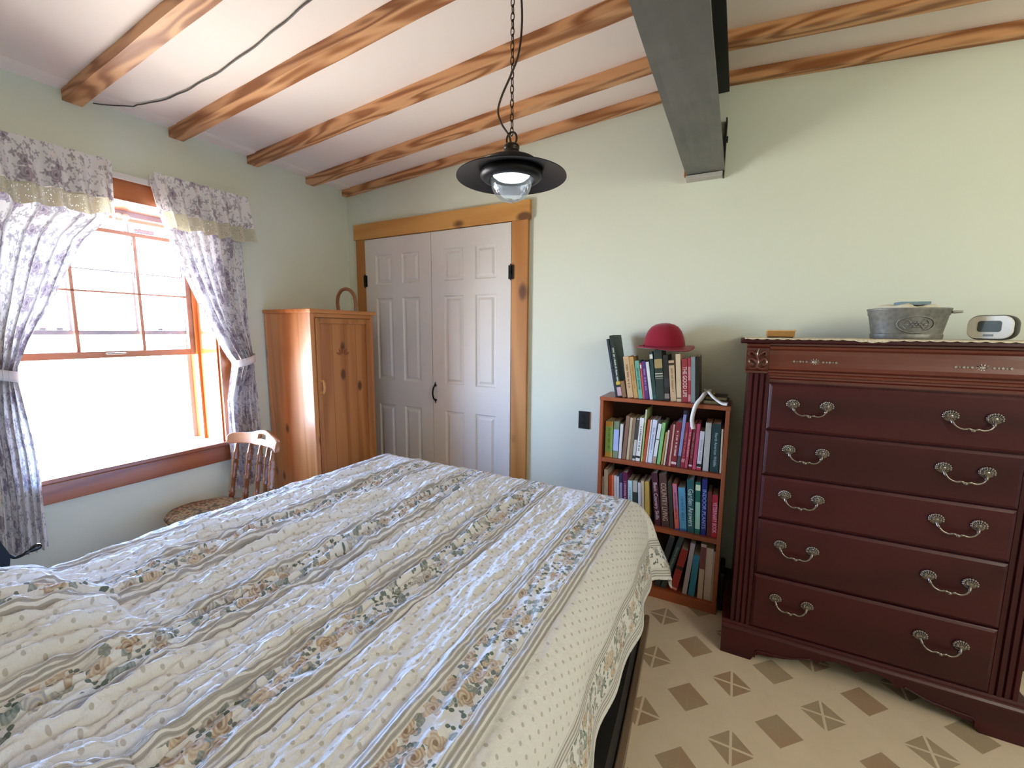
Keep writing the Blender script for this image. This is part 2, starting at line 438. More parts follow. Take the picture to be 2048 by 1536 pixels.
CHERRYF = wood('cherry_frieze', '#6a2c1e', '#4c1c16', axis=0, rings=5, low=3, rough=.22, coat=.6, fine=.5)
MAPLE = wood('chair_wood', '#b07a4e', '#8c5836', axis=0, rings=5, low=4, rough=.25, coat=.5)
MAPLEV = wood('chair_wood_upright', '#96603e', '#744428', axis=2, rings=5, low=4, rough=.22, coat=.6)
SASHW = wood('sash_wood', '#b08872', '#8f6854', axis=1, rings=5, low=4, rough=.35)  # wood colour greyed to stand in for bloom from the bright panes
BLACKIRON = plain('#15161a', .45, .6, var=.2)
PEWTER = plain('#857d78', .24, .95, var=.15, scale=160, bump=.1)
WHITEP = plain('#d8d5d3', .45, var=.02)
PAPER = plain('#cfc2a8', .9, var=.1, scale=300)

def wallmat(name, col):
    n = N(name)
    v = n.coord('Object')
    f = n.noise(v, 1.3, 3); g = n.noise(v, 160, 2)
    c = lin(col)
    n.set(Base_Color=n.mix(f, tuple(x*.97 for x in c[:3])+(1,), tuple(min(1, x*1.03) for x in c[:3])+(1,)), Roughness=.75, Specular_IOR_Level=.3)
    n.bump(g, .06, .002)
    return n.m
WALL = wallmat('pale_green_paint', '#dce3d6')
CEIL = wallmat('ceiling_paint', '#f0e4dc')

def floor_mat():
    n = N('vinyl_tile_floor')
    tc = n.node('ShaderNodeTexCoord'); sp = n.node('ShaderNodeSeparateXYZ'); n.put(sp.inputs[0], tc.outputs['Object'])
    def cell(ox, oy):
        a = n.math('SUBTRACT', n.math('FRACT', n.math('MULTIPLY_ADD', sp.outputs[0], 1/.3, 10.5-ox/.3)), .5)
        b = n.math('SUBTRACT', n.math('FRACT', n.math('MULTIPLY_ADD', sp.outputs[1], 1/.3, 10.5-oy/.3)), .5)
        a = n.math('ABSOLUTE', a); b = n.math('ABSOLUTE', b)
        s = n.math('ADD', a, b)
        return a, b, s
    a1, b1, s1 = cell(.068, 1.785)
    a2, b2, s2 = cell(.218, 1.635)
    dx = n.step(s1, .25, .243)
    dp = n.step(s2, .25, .243)
    cross = n.step(n.math('MINIMUM', a1, b1), .012, .017)
    v = n.coord('Object')
    marb = n.noise(v, 9, 5, .65, .6); marb2 = n.noise(v, 40, 4, .6)
    base = n.mix(marb, lin('#d9c8b0'), lin('#e8dac6'))
    base = n.mix(n.math('MULTIPLY', marb2, .35), base, lin('#d2bfa8'))
    tint = n.noise(v, 3.1, 1)
    tile = n.mix(n.step(tint, .38, .62), lin('#b0937a'), lin('#b0a28a'))
    tile = n.mix(n.math('MULTIPLY', marb2, .4), tile, lin('#a08a74'))
    c = n.mix(n.math('MULTIPLY', dx, cross), base, tile)
    c = n.mix(dp, c, tile)
    seam = n.step(n.math('MINIMUM', n.math('MINIMUM', a2, b2), 1.0), .006, .002)
    c = n.mix(n.math('MULTIPLY', seam, .12), c, lin('#d0c2a8'))
    n.set(Base_Color=c, Roughness=.38)
    n.bump(marb2, .03, .002)
    return n.m

# ------------------------------------------------------------------ room
bm = B(XL-.35, YF-.1, -.12, XR+.1, YB+.12, 0)
tag(obj('floor', bm, floor_mat(), origin=(0, 0, 0)), kind='structure')

WY0, WY1, WZ0, WZ1 = .60, 1.45, .69, 2.035
bm = bmesh.new()
TH = .3
for (y0, y1, z0, z1) in ((YF-.1, WY0, 0, 2.46), (WY1, YB+.1, 0, 2.46), (WY0, WY1, 0, WZ0), (WY0, WY1, WZ1, 2.46)):
    box(bm, XL-TH, y0, z0, XL, y1, z1)
tag(obj('wall_left', bm, WALL, origin=(0, 0, 0)), kind='structure')
bm = bmesh.new()
prism(bm, [(XL-.3, 0), (XR+.1, 0), (XR+.1, ceil_z(XR)+.06), (RIDGE, ceil_z(RIDGE)+.06), (XL-.3, ceil_z(XL)+.04)], 1, YB, YB+.12)
tag(obj('wall_back', bm, WALL, origin=(0, 0, 0)), kind='structure')
def holed(axis, at0, at1, u0, u1, top, holes):
    bm = bmesh.new()
    us = sorted(set([u0, u1]+[h for q in holes for h in q[:2]]))
    for a, b in zip(us, us[1:]):
        hs = [q for q in holes if q[0] <= a+1e-6 and q[1] >= b-1e-6]
        segs = [(0, top)] if not hs else [(0, hs[0][2]), (hs[0][3], top)]
        for z0, z1 in segs:
            if axis == 0: box(bm, at0, a, z0, at1, b, z1)
            else: box(bm, a, at0, z0, b, at1, z1)
    return bm
RW = []
FW = []
tag(obj('wall_right', holed(0, XR, XR+.15, YF-.1, YB+.1, 2.5, RW), WALL, origin=(0, 0, 0)), kind='structure')
tag(obj('wall_front', holed(1, YF-.15, YF, XL-.3, XR+.1, 2.72, FW), WALL, origin=(0, 0, 0)), kind='structure')
# ceiling: two gentle slopes meeting over the steel beam, with the taped drywall seam
bm = bmesh.new()
prism(bm, [(XL-.35, ceil_z(XL)-.02), (XL, ceil_z(XL)), (RIDGE, ceil_z(RIDGE)), (XR+.15, ceil_z(XR+.15)), (XR+.15, 2.8), (XL-.35, 2.8)], 1, YF-.15, YB+.15)
for ya, yb in ((YF, .866), (.937, 1.276), (1.347, 1.686), (1.757, 2.093), (2.162, 2.402)):
    prism(bm, [(XL, ceil_z(XL)+.01), (XL+.0, ceil_z(XL)-.002), (XL+.085, ceil_z(XL+.085)-.007), (XL+.11, ceil_z(XL+.11)+.0005)], 1, ya, yb)
tag(obj('ceiling', bm, CEIL, origin=(0, 0, 0)), kind='structure')

# baseboard, dark, only a sliver shows
bm = bmesh.new(); box(bm, -.9, 2.437, 0, XR, YB, .09, .003)
tag(obj('baseboard_back', bm, plain('#2a211d', .5)), kind='structure')

# ------------------------------------------------------------------ rafters
def rafter(x0, x1, y0, y1, h, label):
    bm = bmesh.new()
    n = 14
    b = bmesh.new(); ring = []
    for i in range(n+1):
        x = x0+(x1-x0)*i/n
        zc = ceil_z(x)-.0008
        w = .0012*math.sin(i*2.1+y0*9) if y1 < 2.4 else 0
        vs = [b.verts.new(p) for p in ((x, y0+w, zc), (x, y1+w, zc), (x, y1+w, zc-h+.004*math.sin(i*1.3+y0)*0), (x, y0+w, zc-h))]
        ring.append(vs)
    for p, q in zip(ring, ring[1:]):
        for k in range(4): b.faces.new((p[k], p[(k+1) % 4], q[(k+1) % 4], q[k]))
    b.faces.new(ring[0]); b.faces.new(ring[-1][::-1])
    bmesh.ops.recalc_face_normals(b, faces=b.faces)
    merge(bm, b)
    tag(obj('rafter', bm, RAFT), label, 'rafter', 'pine rafters under the ceiling')
rafter(XL+.002, -.205, .868, .935, .046, 'leftmost pine rafter, its end above the left hand curtain')
rafter(XL+.002, -.205, 1.278, 1.345, .046, 'second pine rafter from the left, its end above the right hand curtain')
rafter(XL+.002, -.205, 1.688, 1.755, .046, 'third pine rafter from the left, ending just beyond the right hand curtain')
rafter(XL+.002, -.205, 2.095, 2.160, .046, 'fourth pine rafter from the left, ending above the pine wardrobe')
rafter(XL+.002, -.205, 2.405, 2.448, .046, 'narrow pine strip along the wall top over the closet doors')
rafter(-.195, XR, 2.095, 2.160, .046, 'pine rafter right of the steel beam, standing clear of the wall')
rafter(-.195, XR, 2.405, 2.448, .048, 'narrow knotty pine strip along the wall top, right of the beam')
# ------------------------------------------------------------------ steel beam
n = N('raw_steel')
v = n.coord('Object'); a = n.noise(v, 6, 5, .65, .4); c = n.noise(n.coord('Object', scale=(1, .12, 1)), 30, 4, .6)
n.set(Base_Color=n.mix(a, lin('#5a5c5c'), lin('#82807a')), Roughness=n.math('MULTIPLY_ADD', c, .3, .4), Metallic=.35); n.bump(c, .12, .003)
STEEL = n.m
n = N('shaded_steel'); n.set(Base_Color=lin('#0d0e11'), Roughness=.5, Metallic=.2); SHADE_STEEL = n.m  # same steel, near-black colour standing in for shade above the lower flange
bx0, bx1 = -.283, -.111
root = empty('steel_beam', (-.197, 1.0, 2.18), 'dark grey steel I-beam running along the ceiling ridge to the wall', 'beam')
bm = bmesh.new()
b = bmesh.new()
# lower flange with a slightly dented skin
ny = 60
rows = []
for j in range(ny+1):
    y = YF+.002+(2.423-YF)*j/ny
    rows.append([b.verts.new((bx0+(bx1-bx0)*i/8+(.003*fbm(y*3, i, 2) if i in (0, 8) else 0), y, 2.18+.006*float(fbm(y*2.2, i*.7, 5)))) for i in range(9)])
for p, q in zip(rows, rows[1:]):
    for i in range(8): b.faces.new((p[i], p[i+1], q[i+1], q[i]))
r = bmesh.ops.extrude_face_region(b, geom=b.faces[:])
bmesh.ops.translate(b, verts=[e for e in r['geom'] if isinstance(e, bmesh.types.BMVert)], vec=(0, 0, .016))
bmesh.ops.recalc_face_normals(b, faces=b.faces)
merge(bm, b)
obj('bottom_flange', bm, STEEL, root)
obj('web', B(-.203, YF+.002, 2.19, -.191, 2.44, 2.57), SHADE_STEEL, root)
obj('top_flange', B(bx0, YF+.002, 2.555, bx1-.003, 2.448, 2.573), SHADE_STEEL, root)
bm = bmesh.new(); box(bm, -.285, 2.395, 2.158, -.118, 2.449, 2.178, .003); obj('bearing_plate', bm, plain('#b4b2ae', .6, var=.15), root)['label'] = 'pale bearing plate under the beam end'
bm = bmesh.new(); box(bm, -.118, 2.400, 2.156, -.112, 2.449, 2.42, .001); box(bm, -.116, 2.43, 2.32, -.106, 2.449, 2.345, .001); obj('end_gap_strip', bm, SHADE_STEEL, root)  # near-black strip stands in for the dark hole beside the beam end
bm = bmesh.new(); box(bm, -.297, 2.43, 2.186, -.284, 2.449, 2.235, .002); obj('wood_shim', bm, plain('#a4603c', .6), root)

# ------------------------------------------------------------------ wire stapled to the ceiling
pts = [(-2.745, .975), (-2.66, 1.06), (-2.56, 1.115), (-2.4, 1.15), (-2.25, 1.16), (-2.05, 1.165), (-1.8, 1.155), (-1.6, 1.14), (-1.44, 1.125), (-1.3, 1.11), (-1.17, 1.085), (-1.0, 1.06), (-.8, 1.04), (-.6, 1.02)]
P3 = []
for i, (x, y) in enumerate(smoothpts([(x, y, 0) for x, y in pts], 6) and [(p.x, p.y) for p in smoothpts([(x, y, 0) for x, y in pts], 6)]):
    P3.append((x, y+.002*math.sin(i*.9), ceil_z(x)-(.014 if x < XL+.13 else .0065)-.0015*abs(math.sin(i*.5))))
bm = bmesh.new(); tube(bm, P3, .003, 8)
wr = obj('wire', bm, plain('#4a4744', .5)); tag(wr, 'thin dark wire snaking across the ceiling between the first two rafters', 'wire')
bm = bmesh.new(); box(bm, -1.235, 1.08, ceil_z(-1.235)-.017, -1.225, 1.125, ceil_z(-1.235)-.0012, .001)
obj('staple', bm, plain('#8a8680', .4, .5), wr)

# ------------------------------------------------------------------ camera
f, yaw, pit, rol = 851.223, R(-27.7825), R(-7.1557), R(.45761)
fw = Vector((math.sin(yaw), math.cos(yaw), 0)); rt = Vector((math.cos(yaw), -math.sin(yaw), 0)); up = Vector((0, 0, 1))
f2 = fw*math.cos(pit)+up*math.sin(pit); u2 = up*math.cos(pit)-fw*math.sin(pit)
r3 = rt*math.cos(rol)+u2*math.sin(rol); u3 = u2*math.cos(rol)-rt*math.sin(rol)
cam = bpy.data.cameras.new('camera'); co = bpy.data.objects.new('camera', cam); COL.objects.link(co)
cam.sensor_width = 36; cam.lens = 36*f/2048; cam.clip_start = .02
Mx = Matrix((r3, u3, -f2)).transposed().to_4x4(); Mx.translation = (0, 0, 1.4)
co.matrix_world = Mx
scene.camera = co

# ------------------------------------------------------------------ daylight
w = bpy.data.worlds.new('daylight'); scene.world = w; w.use_nodes = True
t = w.node_tree; t.nodes.clear()
tc = t.nodes.new('ShaderNodeTexCoord'); sp = t.nodes.new('ShaderNodeSeparateXYZ'); rp = t.nodes.new('ShaderNodeValToRGB')
mr = t.nodes.new('ShaderNodeMapRange'); bg = t.nodes.new('ShaderNodeBackground'); ow = t.nodes.new('ShaderNodeOutputWorld')
t.links.new(tc.outputs['Generated'], sp.inputs[0]); t.links.new(sp.outputs[2], mr.inputs[0])
mr.inputs[1].default_value = -1; mr.inputs[2].default_value = 1
t.links.new(mr.outputs[0], rp.inputs[0])
e = rp.color_ramp.elements
e[0].position = .44; e[0].color = (.76, .74, .68, 1)
e[1].position = .60; e[1].color = (.40, .68, 1.25, 1)
x = rp.color_ramp.elements.new(.5); x.color = (.76, .98, 1.3, 1)
t.links.new(rp.outputs[0], bg.inputs[0]); bg.inputs[1].default_value = WORLD
t.links.new(bg.outputs[0], ow.inputs[0])
def portal(name, loc, rot, sx, sy):
    L = bpy.data.lights.new(name, 'AREA'); L.shape = 'RECTANGLE'; L.size = sx; L.size_y = sy
    L.cycles.is_portal = True
    o = bpy.data.objects.new(name, L); COL.objects.link(o); o.location = loc; o.rotation_euler = rot
portal('portal_left', (XL-.31, (WY0+WY1)/2, (WZ0+WZ1)/2), (0, R(-90), 0), WZ1-WZ0, WY1-WY0)
for q in RW: portal('portal_right', (XR+.16, (q[0]+q[1])/2, (q[2]+q[3])/2), (0, R(90), 0), q[3]-q[2], q[1]-q[0])
for q in FW: portal('portal_front', ((q[0]+q[1])/2, YF-.16, (q[2]+q[3])/2), (R(90), 0, 0), q[1]-q[0], q[3]-q[2])
L = bpy.data.lights.new('fill_light', 'POINT'); L.energy = 21; L.color = (1.0, .95, .80); L.shadow_soft_size = .28  # added warm fill light out of view, no fixture behind it
o = bpy.data.objects.new('fill_light', L); COL.objects.link(o); o.location = (1.95, .25, 1.95)
vs = scene.view_settings
vs.view_transform = 'Standard'; vs.look = 'None'; vs.gamma = 1; vs.use_curve_mapping = False
vs.exposure = EXPO
scene.cycles.max_bounces = 10; scene.cycles.diffuse_bounces = 6; scene.cycles.transparent_max_bounces = 12
scene.cycles.sample_clamp_indirect = 6
scene.cycles.caustics_reflective = False; scene.cycles.caustics_refractive = False
# ------------------------------------------------------------------ window
n = N('clear_glass')
n.t.nodes.remove(n.b)
tr = n.node('ShaderNodeBsdfTransparent'); gl = n.node('ShaderNodeBsdfGlossy'); gl.inputs['Roughness'].default_value = .02
lw = n.node('ShaderNodeLayerWeight'); lw.inputs[0].default_value = .25
mx = n.node('ShaderNodeMixShader'); n.put(mx.inputs[0], n.math('MULTIPLY', lw.outputs['Fresnel'], .5)); n.put(mx.inputs[1], tr.outputs[0]); n.put(mx.inputs[2], gl.outputs[0])
n.t.links.new(mx.outputs[0], n.out.inputs[0])
GLASS = n.m
STORM = plain('#a9a6b2', .5, .1)
win = empty('window_1', (XL, 1.035, WZ0), kind='structure')
win['label'] = 'wood framed double hung window behind tied floral curtains'
SX = -3.0
# deep lacquered jambs, head and sill
bm = bmesh.new(); box(bm, XL-TH, WY1-.02, WZ0, XL, WY1, WZ1, .001); box(bm, -2.955, WY1-.034, WZ0+.02, -2.935, WY1-.02, WZ1); obj('window_jamb', bm, CEDARV, win)
bm = bmesh.new(); box(bm, XL-TH, WY0, WZ0, XL, WY0+.02, WZ1, .001); box(bm, -2.955, WY0+.02, WZ0+.02, -2.935, WY0+.034, WZ1); obj('window_jamb', bm, CEDARV, win)
obj('window_head', B(XL-TH, WY0, WZ1-.02, XL, WY1, WZ1, .001) if False else B(-3.03, WY0+.02, WZ1-.008, XL, WY1-.02, WZ1), CEDAR, win)
bm = bmesh.new(); box(bm, XL+.001, WY0-.13, WZ0-.002, XL+.034, WY1+.13, WZ0+.022, .006); obj('window_sill', bm, CEDAR, win)
obj('sill_board', B(XL-TH-.05, WY0+.02, WZ0, XL+.003, WY1-.02, WZ0+.02, .002), wood('sill_pine', '#e6c9a4', '#d2ab7c', axis=1, rings=5, low=4, rough=.25, coat=.6), win)
obj('apron', B(XL, WY0-.1, .593, XL+.02, WY1+.09, WZ0-.002, .004), CEDAR, win)
bm = bmesh.new(); box(bm, XL, WY1-.012, WZ0+.022, XL+.02, WY1+.085, WZ1+.0, .003); obj('casing', bm, CEDARV, win)
bm = bmesh.new(); box(bm, XL, WY0-.085, WZ0+.022, XL+.02, WY0+.012, WZ1+.0, .003); obj('casing', bm, CEDARV, win)
obj('head_casing', B(XL, WY0-.085, WZ1-.012, XL+.022, WY1+.085, WZ1+.095, .003), CEDAR, win)
def sash(name, x, z0, z1, mun_y, mun_z, bot, top, st=.036, d=.03, mw=.016, sm=None):
    bm = bmesh.new(); y0, y1 = WY0+.022, WY1-.022
    box(bm, x-d, y0, z0, x, y0+st, z1, .003); box(bm, x-d, y1-st, z0, x, y1, z1, .003)
    box(bm, x-d, y0+st, z0, x, y1-st, z0+bot, .003); box(bm, x-d, y0+st, z1-top, x, y1-st, z1, .003)
    for y in mun_y: box(bm, x-d+.004, y-mw/2, z0+bot, x-.004, y+mw/2, z1-top, .003)
    for z in mun_z: box(bm, x-d+.004, y0+st, z-mw/3, x-.004, y1-st, z+mw/3, .002)
    o = obj(name, bm, sm, win)
    obj('pane', B(x-d/2-.002, y0+st, z0+bot, x-d/2+.002, y1-st, z1-top), GLASS, o)
    return o
up_s = sash('upper_sash', SX, 1.36, 2.03, (.885, 1.158), (1.70,), .024, .03, mw=.012, sm=STORM)
lo_s = sash('lower_sash', -2.962, 1.238, 1.915, (.893, 1.167), (1.585,), .036, .022, sm=SASHW)
bm = bmesh.new(); box(bm, -2.962, .99, 1.256, -2.945, 1.075, 1.266, .003)
obj('sash_lift', bm, plain('#c9b8a8', .3, .8), lo_s)
bm = bmesh.new(); X0 = -3.045
y0, y1 = WY0+.02, WY1-.02
box(bm, X0-.014, y0, WZ0, X0, y0+.022, WZ1); box(bm, X0-.014, y1-.022, WZ0, X0, y1, WZ1)
box(bm, X0-.014, y0, WZ0, X0, y1, WZ0+.012)
obj('storm_window_frame', bm, STORM, win)
bm = bmesh.new(); box(bm, -2.975, 1.165, 1.916, -2.955, 1.26, 1.94, .007); obj('sash_lock', bm, STORM, lo_s)
bm = bmesh.new()
for y in (.78, .84, 1.26): box(bm, -3.0, y-.012, 1.384, -2.992, y+.012, 1.397, .002)
obj('sash_clip', bm, STORM, up_s)
# white hanging cord with suction hook and two tails
root = empty('hanging_cord', (-2.99, 1.14, 1.7), 'white looped cord with two tails hanging in the window top', 'cord')
WHT = plain('#f2f2f0', .5, var=.02)
bm = bmesh.new(); cy = 1.135
tube(bm, [(-2.988, cy, 2.0), (-2.986, cy+.002, 1.93), (-2.985, cy+.006, 1.885)], .0035, 8)
tube(bm, smoothpts([(-2.985, cy+.006, 1.885), (-2.984, cy-.02, 1.86), (-2.984, cy-.03, 1.84)], 4), .003, 6)
tube(bm, smoothpts([(-2.985, cy+.006, 1.885), (-2.984, cy+.03, 1.868), (-2.984, cy+.04, 1.852)], 4), .003, 6)
tube(bm, smoothpts([(-2.985, cy+.004, 1.885), (-2.984, cy+.016, 1.75), (-2.984, cy+.03, 1.6), (-2.984, cy+.036, 1.5)], 4), .0032, 6)
tube(bm, smoothpts([(-2.983, cy+.012, 1.885), (-2.982, cy+.04, 1.78), (-2.982, cy+.035, 1.62)], 4), .003, 6)
obj('cord', bm, WHT, root, True)
bm = bmesh.new(); ellipsoid(bm, (-2.99, cy-.016, 2.0), .012, .016, .014); ellipsoid(bm, (-2.99, cy+.014, 1.998), .012, .018, .016); obj('suction_hook', bm, WHT, root, True)
# eave outside, seen through the top of the panes
root = empty('roof_eave', (-3.4, 1.0, 2.05), 'sunlit yellow wooden eave outside the window top', 'roof eave', kind='structure')
EAV = wood('eave_boards', '#b8944e', '#a07c3c', axis=1, rings=4, low=4, rough=.6)
obj('soffit', B(-3.72, -2.5, 2.235, -3.055, 3.2, 2.25), EAV, root)
BRN = plain('#3c2018', .6); TAN = plain('#6a4c2c', .6); EAV2 = plain('#a08048', .6)
for z0, z1, dx, m_ in ((2.176, 2.236, 0, EAV), (2.152, 2.176, .012, TAN), (2.131, 2.152, 0, BRN), (2.117, 2.131, .012, EAV2), (2.082, 2.117, 0, BRN)):
    obj('fascia', B(-3.575, -2.5, z0, -3.555+dx, 3.2, z1), m_, root)
bm = bmesh.new(); box(bm, -3.55, 1.40, 2.176, -3.5, 1.44, 2.235, .003); obj('lookout', bm, plain('#c98a58', .6), root)

# ------------------------------------------------------------------ floral helper (pattern in metres on the UV map)
def floral(n, uv, scale, seed, Rr=.34, petals=5, lobes=.09, rnd=.8):
    mp = n.node('ShaderNodeMapping'); n.put(mp.inputs[0], uv); mp.inputs['Location'].default_value = (seed*.37, seed*.21, 0)
    wob = n.node('ShaderNodeTexNoise'); n.put(wob.inputs['Vector'], mp.outputs[0]); wob.inputs['Scale'].default_value = scale*2.4; wob.inputs['Detail'].default_value = 2
    vo = n.node('ShaderNodeTexVoronoi', voronoi_dimensions='2D', feature='F1')
    n.put(vo.inputs['Vector'], mp.outputs[0]); vo.inputs['Scale'].default_value = scale; vo.inputs['Randomness'].default_value = rnd
    d = n.node('ShaderNodeVectorMath', operation='SUBTRACT'); n.put(d.inputs[0], mp.outputs[0]); n.put(d.inputs[1], vo.outputs['Position'])
    sp = n.node('ShaderNodeSeparateXYZ'); n.put(sp.inputs[0], d.outputs[0])
    sc = n.node('ShaderNodeSeparateColor'); n.put(sc.inputs[0], vo.outputs['Color'])
    th = n.math('ARCTAN2', sp.outputs[1], sp.outputs[0])
    th = n.math('MULTIPLY_ADD', sc.outputs[0], 6.28, th)
    r = n.math('MULTIPLY_ADD', n.math('SUBTRACT', wob.outputs[0], .5), .22, vo.outputs['Distance'])
    size = n.math('MULTIPLY_ADD', sc.outputs[1], .16, Rr-.1)
    edge = n.math('MULTIPLY_ADD', n.math('SINE', n.math('MULTIPLY', th, float(petals))), lobes, size)
    mask = n.step(n.math('SUBTRACT', r, edge), .02, -.02)
    ring = n.math('MULTIPLY_ADD', n.math('SINE', n.math('ADD', n.math('MULTIPLY', r, 42.0), n.math('MULTIPLY', th, 3.0))), .5, .5)
    heart = n.step(r, .1, .06)
    return mask, ring, heart, sc.outputs[2], sc.outputs[0]

n = N('floral_curtain_cotton')
uv = n.node('ShaderNodeUVMap').outputs[0]
base = lin('#e6e3e4')
m1, rg, ht, rc, ra = floral(n, uv, 11, 1.0, .36, 5, .1)
m2, rg2, ht2, rc2, ra2 = floral(n, uv, 24, 5.0, .3, 4, .14)
m3, rg3, ht3, rc3, ra3 = floral(n, uv, 38, 9.0, .26, 2, .2)
c = n.mix(n.math('MULTIPLY', n.math('MULTIPLY', m3, n.step(rc3, .3, .35)), .6), base, lin('#a5a4b0'))
c = n.mix(n.math('MULTIPLY', n.math('MULTIPLY', m2, n.step(rc2, .4, .45)), .65), c, lin('#8c8894'))
fl = n.mix(rg, lin('#b8aeb8'), lin('#978a9a'))
fl = n.mix(ht, fl, lin('#77697c'))
c = n.mix(n.math('MULTIPLY', n.math('MULTIPLY', m1, n.step(rc, .5, .54)), .9), c, fl)
n.set(Base_Color=c, Roughness=.9, Specular_IOR_Level=.1)
tl = n.node('ShaderNodeBsdfTranslucent'); n.put(tl.inputs[0], c)
mx = n.node('ShaderNodeMixShader'); mx.inputs[0].default_value = .11
n.put(mx.inputs[1], n.b.outputs[0]); n.put(mx.inputs[2], tl.outputs[0]); n.t.links.new(mx.outputs[0], n.out.inputs[0])
wv = n.noise(uv, 700, 2); n.bump(wv, .1, .001)
CURT = n.m
n = N('curtain_lace')
uv = n.node('ShaderNodeUVMap').outputs[0]
vo = n.node('ShaderNodeTexVoronoi', voronoi_dimensions='2D'); n.put(vo.inputs['Vector'], uv); vo.inputs['Scale'].default_value = 95
hole = n.step(vo.outputs['Distance'], .24, .16)
m1, rg, ht, rc, ra = floral(n, uv, 26, 3.0, .38, 6, .08, .3)
hole = n.math('MULTIPLY', hole, n.math('SUBTRACT', 1.0, m1))
n.set(Base_Color=lin('#d9d6c2'), Roughness=.9, Specular_IOR_Level=.1)
tl = n.node('ShaderNodeBsdfTranslucent'); tl.inputs[0].default_value = lin('#dcd8c0')
mx = n.node('ShaderNodeMixShader'); mx.inputs[0].default_value = .45; n.put(mx.inputs[1], n.b.outputs[0]); n.put(mx.inputs[2], tl.outputs[0])
tp = n.node('ShaderNodeBsdfTransparent'); m2_ = n.node('ShaderNodeMixShader'); n.put(m2_.inputs[0], n.math('MULTIPLY', hole, .8)); n.put(m2_.inputs[1], mx.outputs[0]); n.put(m2_.inputs[2], tp.outputs[0])
n.t.links.new(m2_.outputs[0], n.out.inputs[0])
LACE = n.m

def curtain(label, inner, outer, vtop, nf, flip, tie_y, tie_w, seed, vin, vout):
    root = empty('curtain', (-2.68, tie_y, .42), label, 'curtain', 'floral curtains at the window')
    zt, zb, zt0 = 2.165, .415, 1.205
    nu, nv = 150, 130
    zs = np.linspace(zt, zb, nv)
    zi, yi = zip(*sorted(inner)); zo, yo = zip(*sorted(outer))
    t = np.linspace(0, 1, nu)
    P = np.zeros((nv, nu, 3)); UV = np.zeros((nv, nu, 2))
    for j, z in enumerate(zs):
        a = np.interp(z, zi, yi); b = np.interp(z, zo, yo)
        dt = abs(z-zt0)
        pin = math.exp(-(dt/.16)**2)
        amp = .013+.010*pin+.006*max(0, zt0-z)
        wob = .09*np.sin(2*PI*t*1.3+z*2+seed)+.05*np.sin(2*PI*t*3.1+z*3.4+seed)
        ph = 2*PI*nf*(t+wob*.22)
        yy = b+(a-b)*t+.25*(a-b)/nf*np.sin(ph*1.0+1.2)*.5
        bow = .05*pin*np.sin(PI*t)
        xx = -2.685+amp*np.sin(ph)+.006*np.sin(ph*2.1+seed)+bow+.004*np.sin(z*9+t*5)
        xx = np.maximum(xx, -2.727 if z < 2.07 else -2.6985)
        P[j, :, 0] = xx; P[j, :, 1] = yy; P[j, :, 2] = z
        UV[j, :, 0] = t*1.15+seed; UV[j, :, 1] = z
    gridmesh('drape', P, UV, CURT, root)
    # valance with lace edge
    def val(name, z0, z1, mat, off, nvv, edge):
        P = np.zeros((nvv, nu, 3)); UV = np.zeros((nvv, nu, 2))
        for j in range(nvv):
            s = j/(nvv-1)
            ph = 2*PI*(nf*.8)*t+seed*3
            zz = z0+(z1-z0)*s
            scal = edge*s*(.5+.5*np.cos(2*PI*t*5+seed)) if edge else 0
            z = zz-scal+.006*np.sin(ph*.5+1)*s
            a, b = vin, vout
            depth = (2.165-np.minimum(z, 2.165))
            xx = -2.645+off+.016*np.sin(ph)*(.4+1.6*np.clip(depth/.25, 0, 1))+.05*np.clip(depth/.3, 0, 1)
            P[j, :, 0] = np.maximum(xx, -2.69); P[j, :, 1] = b+(a-b)*t+(.03 if not flip else -.015)*np.clip(depth/.25, 0, 1)*t**6
            P[j, :, 2] = z
            UV[j, :, 0] = t*.85+seed*2+.3; UV[j, :, 1] = zz
        return gridmesh(name, P, UV, mat, root)
    val('valance', vtop, 1.985, CURT, 0, 22, 0)
    val('lace_trim', 1.987, 1.915, LACE, .001, 10, .014)
    # tieback band
    m = 40
    P = np.zeros((4, m, 3)); UV = np.zeros((4, m, 2))
    for j in range(4):
        for i in range(m):
            th = 2*PI*i/m
            P[j, i] = (-2.672+.062*math.cos(th), tie_y+tie_w*math.sin(th), zt0-.022+.015*j+.018*(1 if flip else -1)*math.sin(th)*-1)
            UV[j, i] = (i/m*.3, j*.015)
    gridmesh('tieback', P, UV, plain('#d8d4d8', .85), root, closed_u=True, solid=.003)
    return root
cin_r = [(2.165, 1.147), (2.131, 1.147), (1.98, 1.178), (1.861, 1.212), (1.712, 1.259), (1.583, 1.309), (1.39, 1.385), (1.236, 1.456), (1.19, 1.485), (1.09, 1.462), (.972, 1.437), (.788, 1.439), (.415, 1.44)]
cout_r = [(2.165, 1.612), (1.932, 1.598), (1.694, 1.591), (1.452, 1.589), (1.219, 1.598), (.98, 1.612), (.785, 1.618), (.415, 1.63)]
curtain('right hand floral curtain hanging beside the pine wardrobe', cin_r, cout_r, 2.175, 8.0, False, 1.538, .062, .4, 1.147, 1.612)
cin_l = [(2.165, .985), (1.908, .955), (1.795, .856), (1.654, .794), (1.496, .733), (1.343, .658), (1.228, .61), (1.165, .606), (1.022, .622), (.863, .637), (.725, .64), (.448, .632), (.415, .63)]
cout_l = [(2.165, .47), (1.93, .47), (1.6, .475), (1.4, .48), (1.205, .49), (1.0, .47), (.7, .46), (.415, .45)]
curtain('left hand floral curtain cut by the photo edge, above the bed head', cin_l, cout_l, 2.175, 8.0, True, .548, .064, .9, .985, .47)
root = empty('curtain_rod', (-2.69, 1.04, 2.11), 'flat white curtain rod spanning the window head', 'curtain rod')
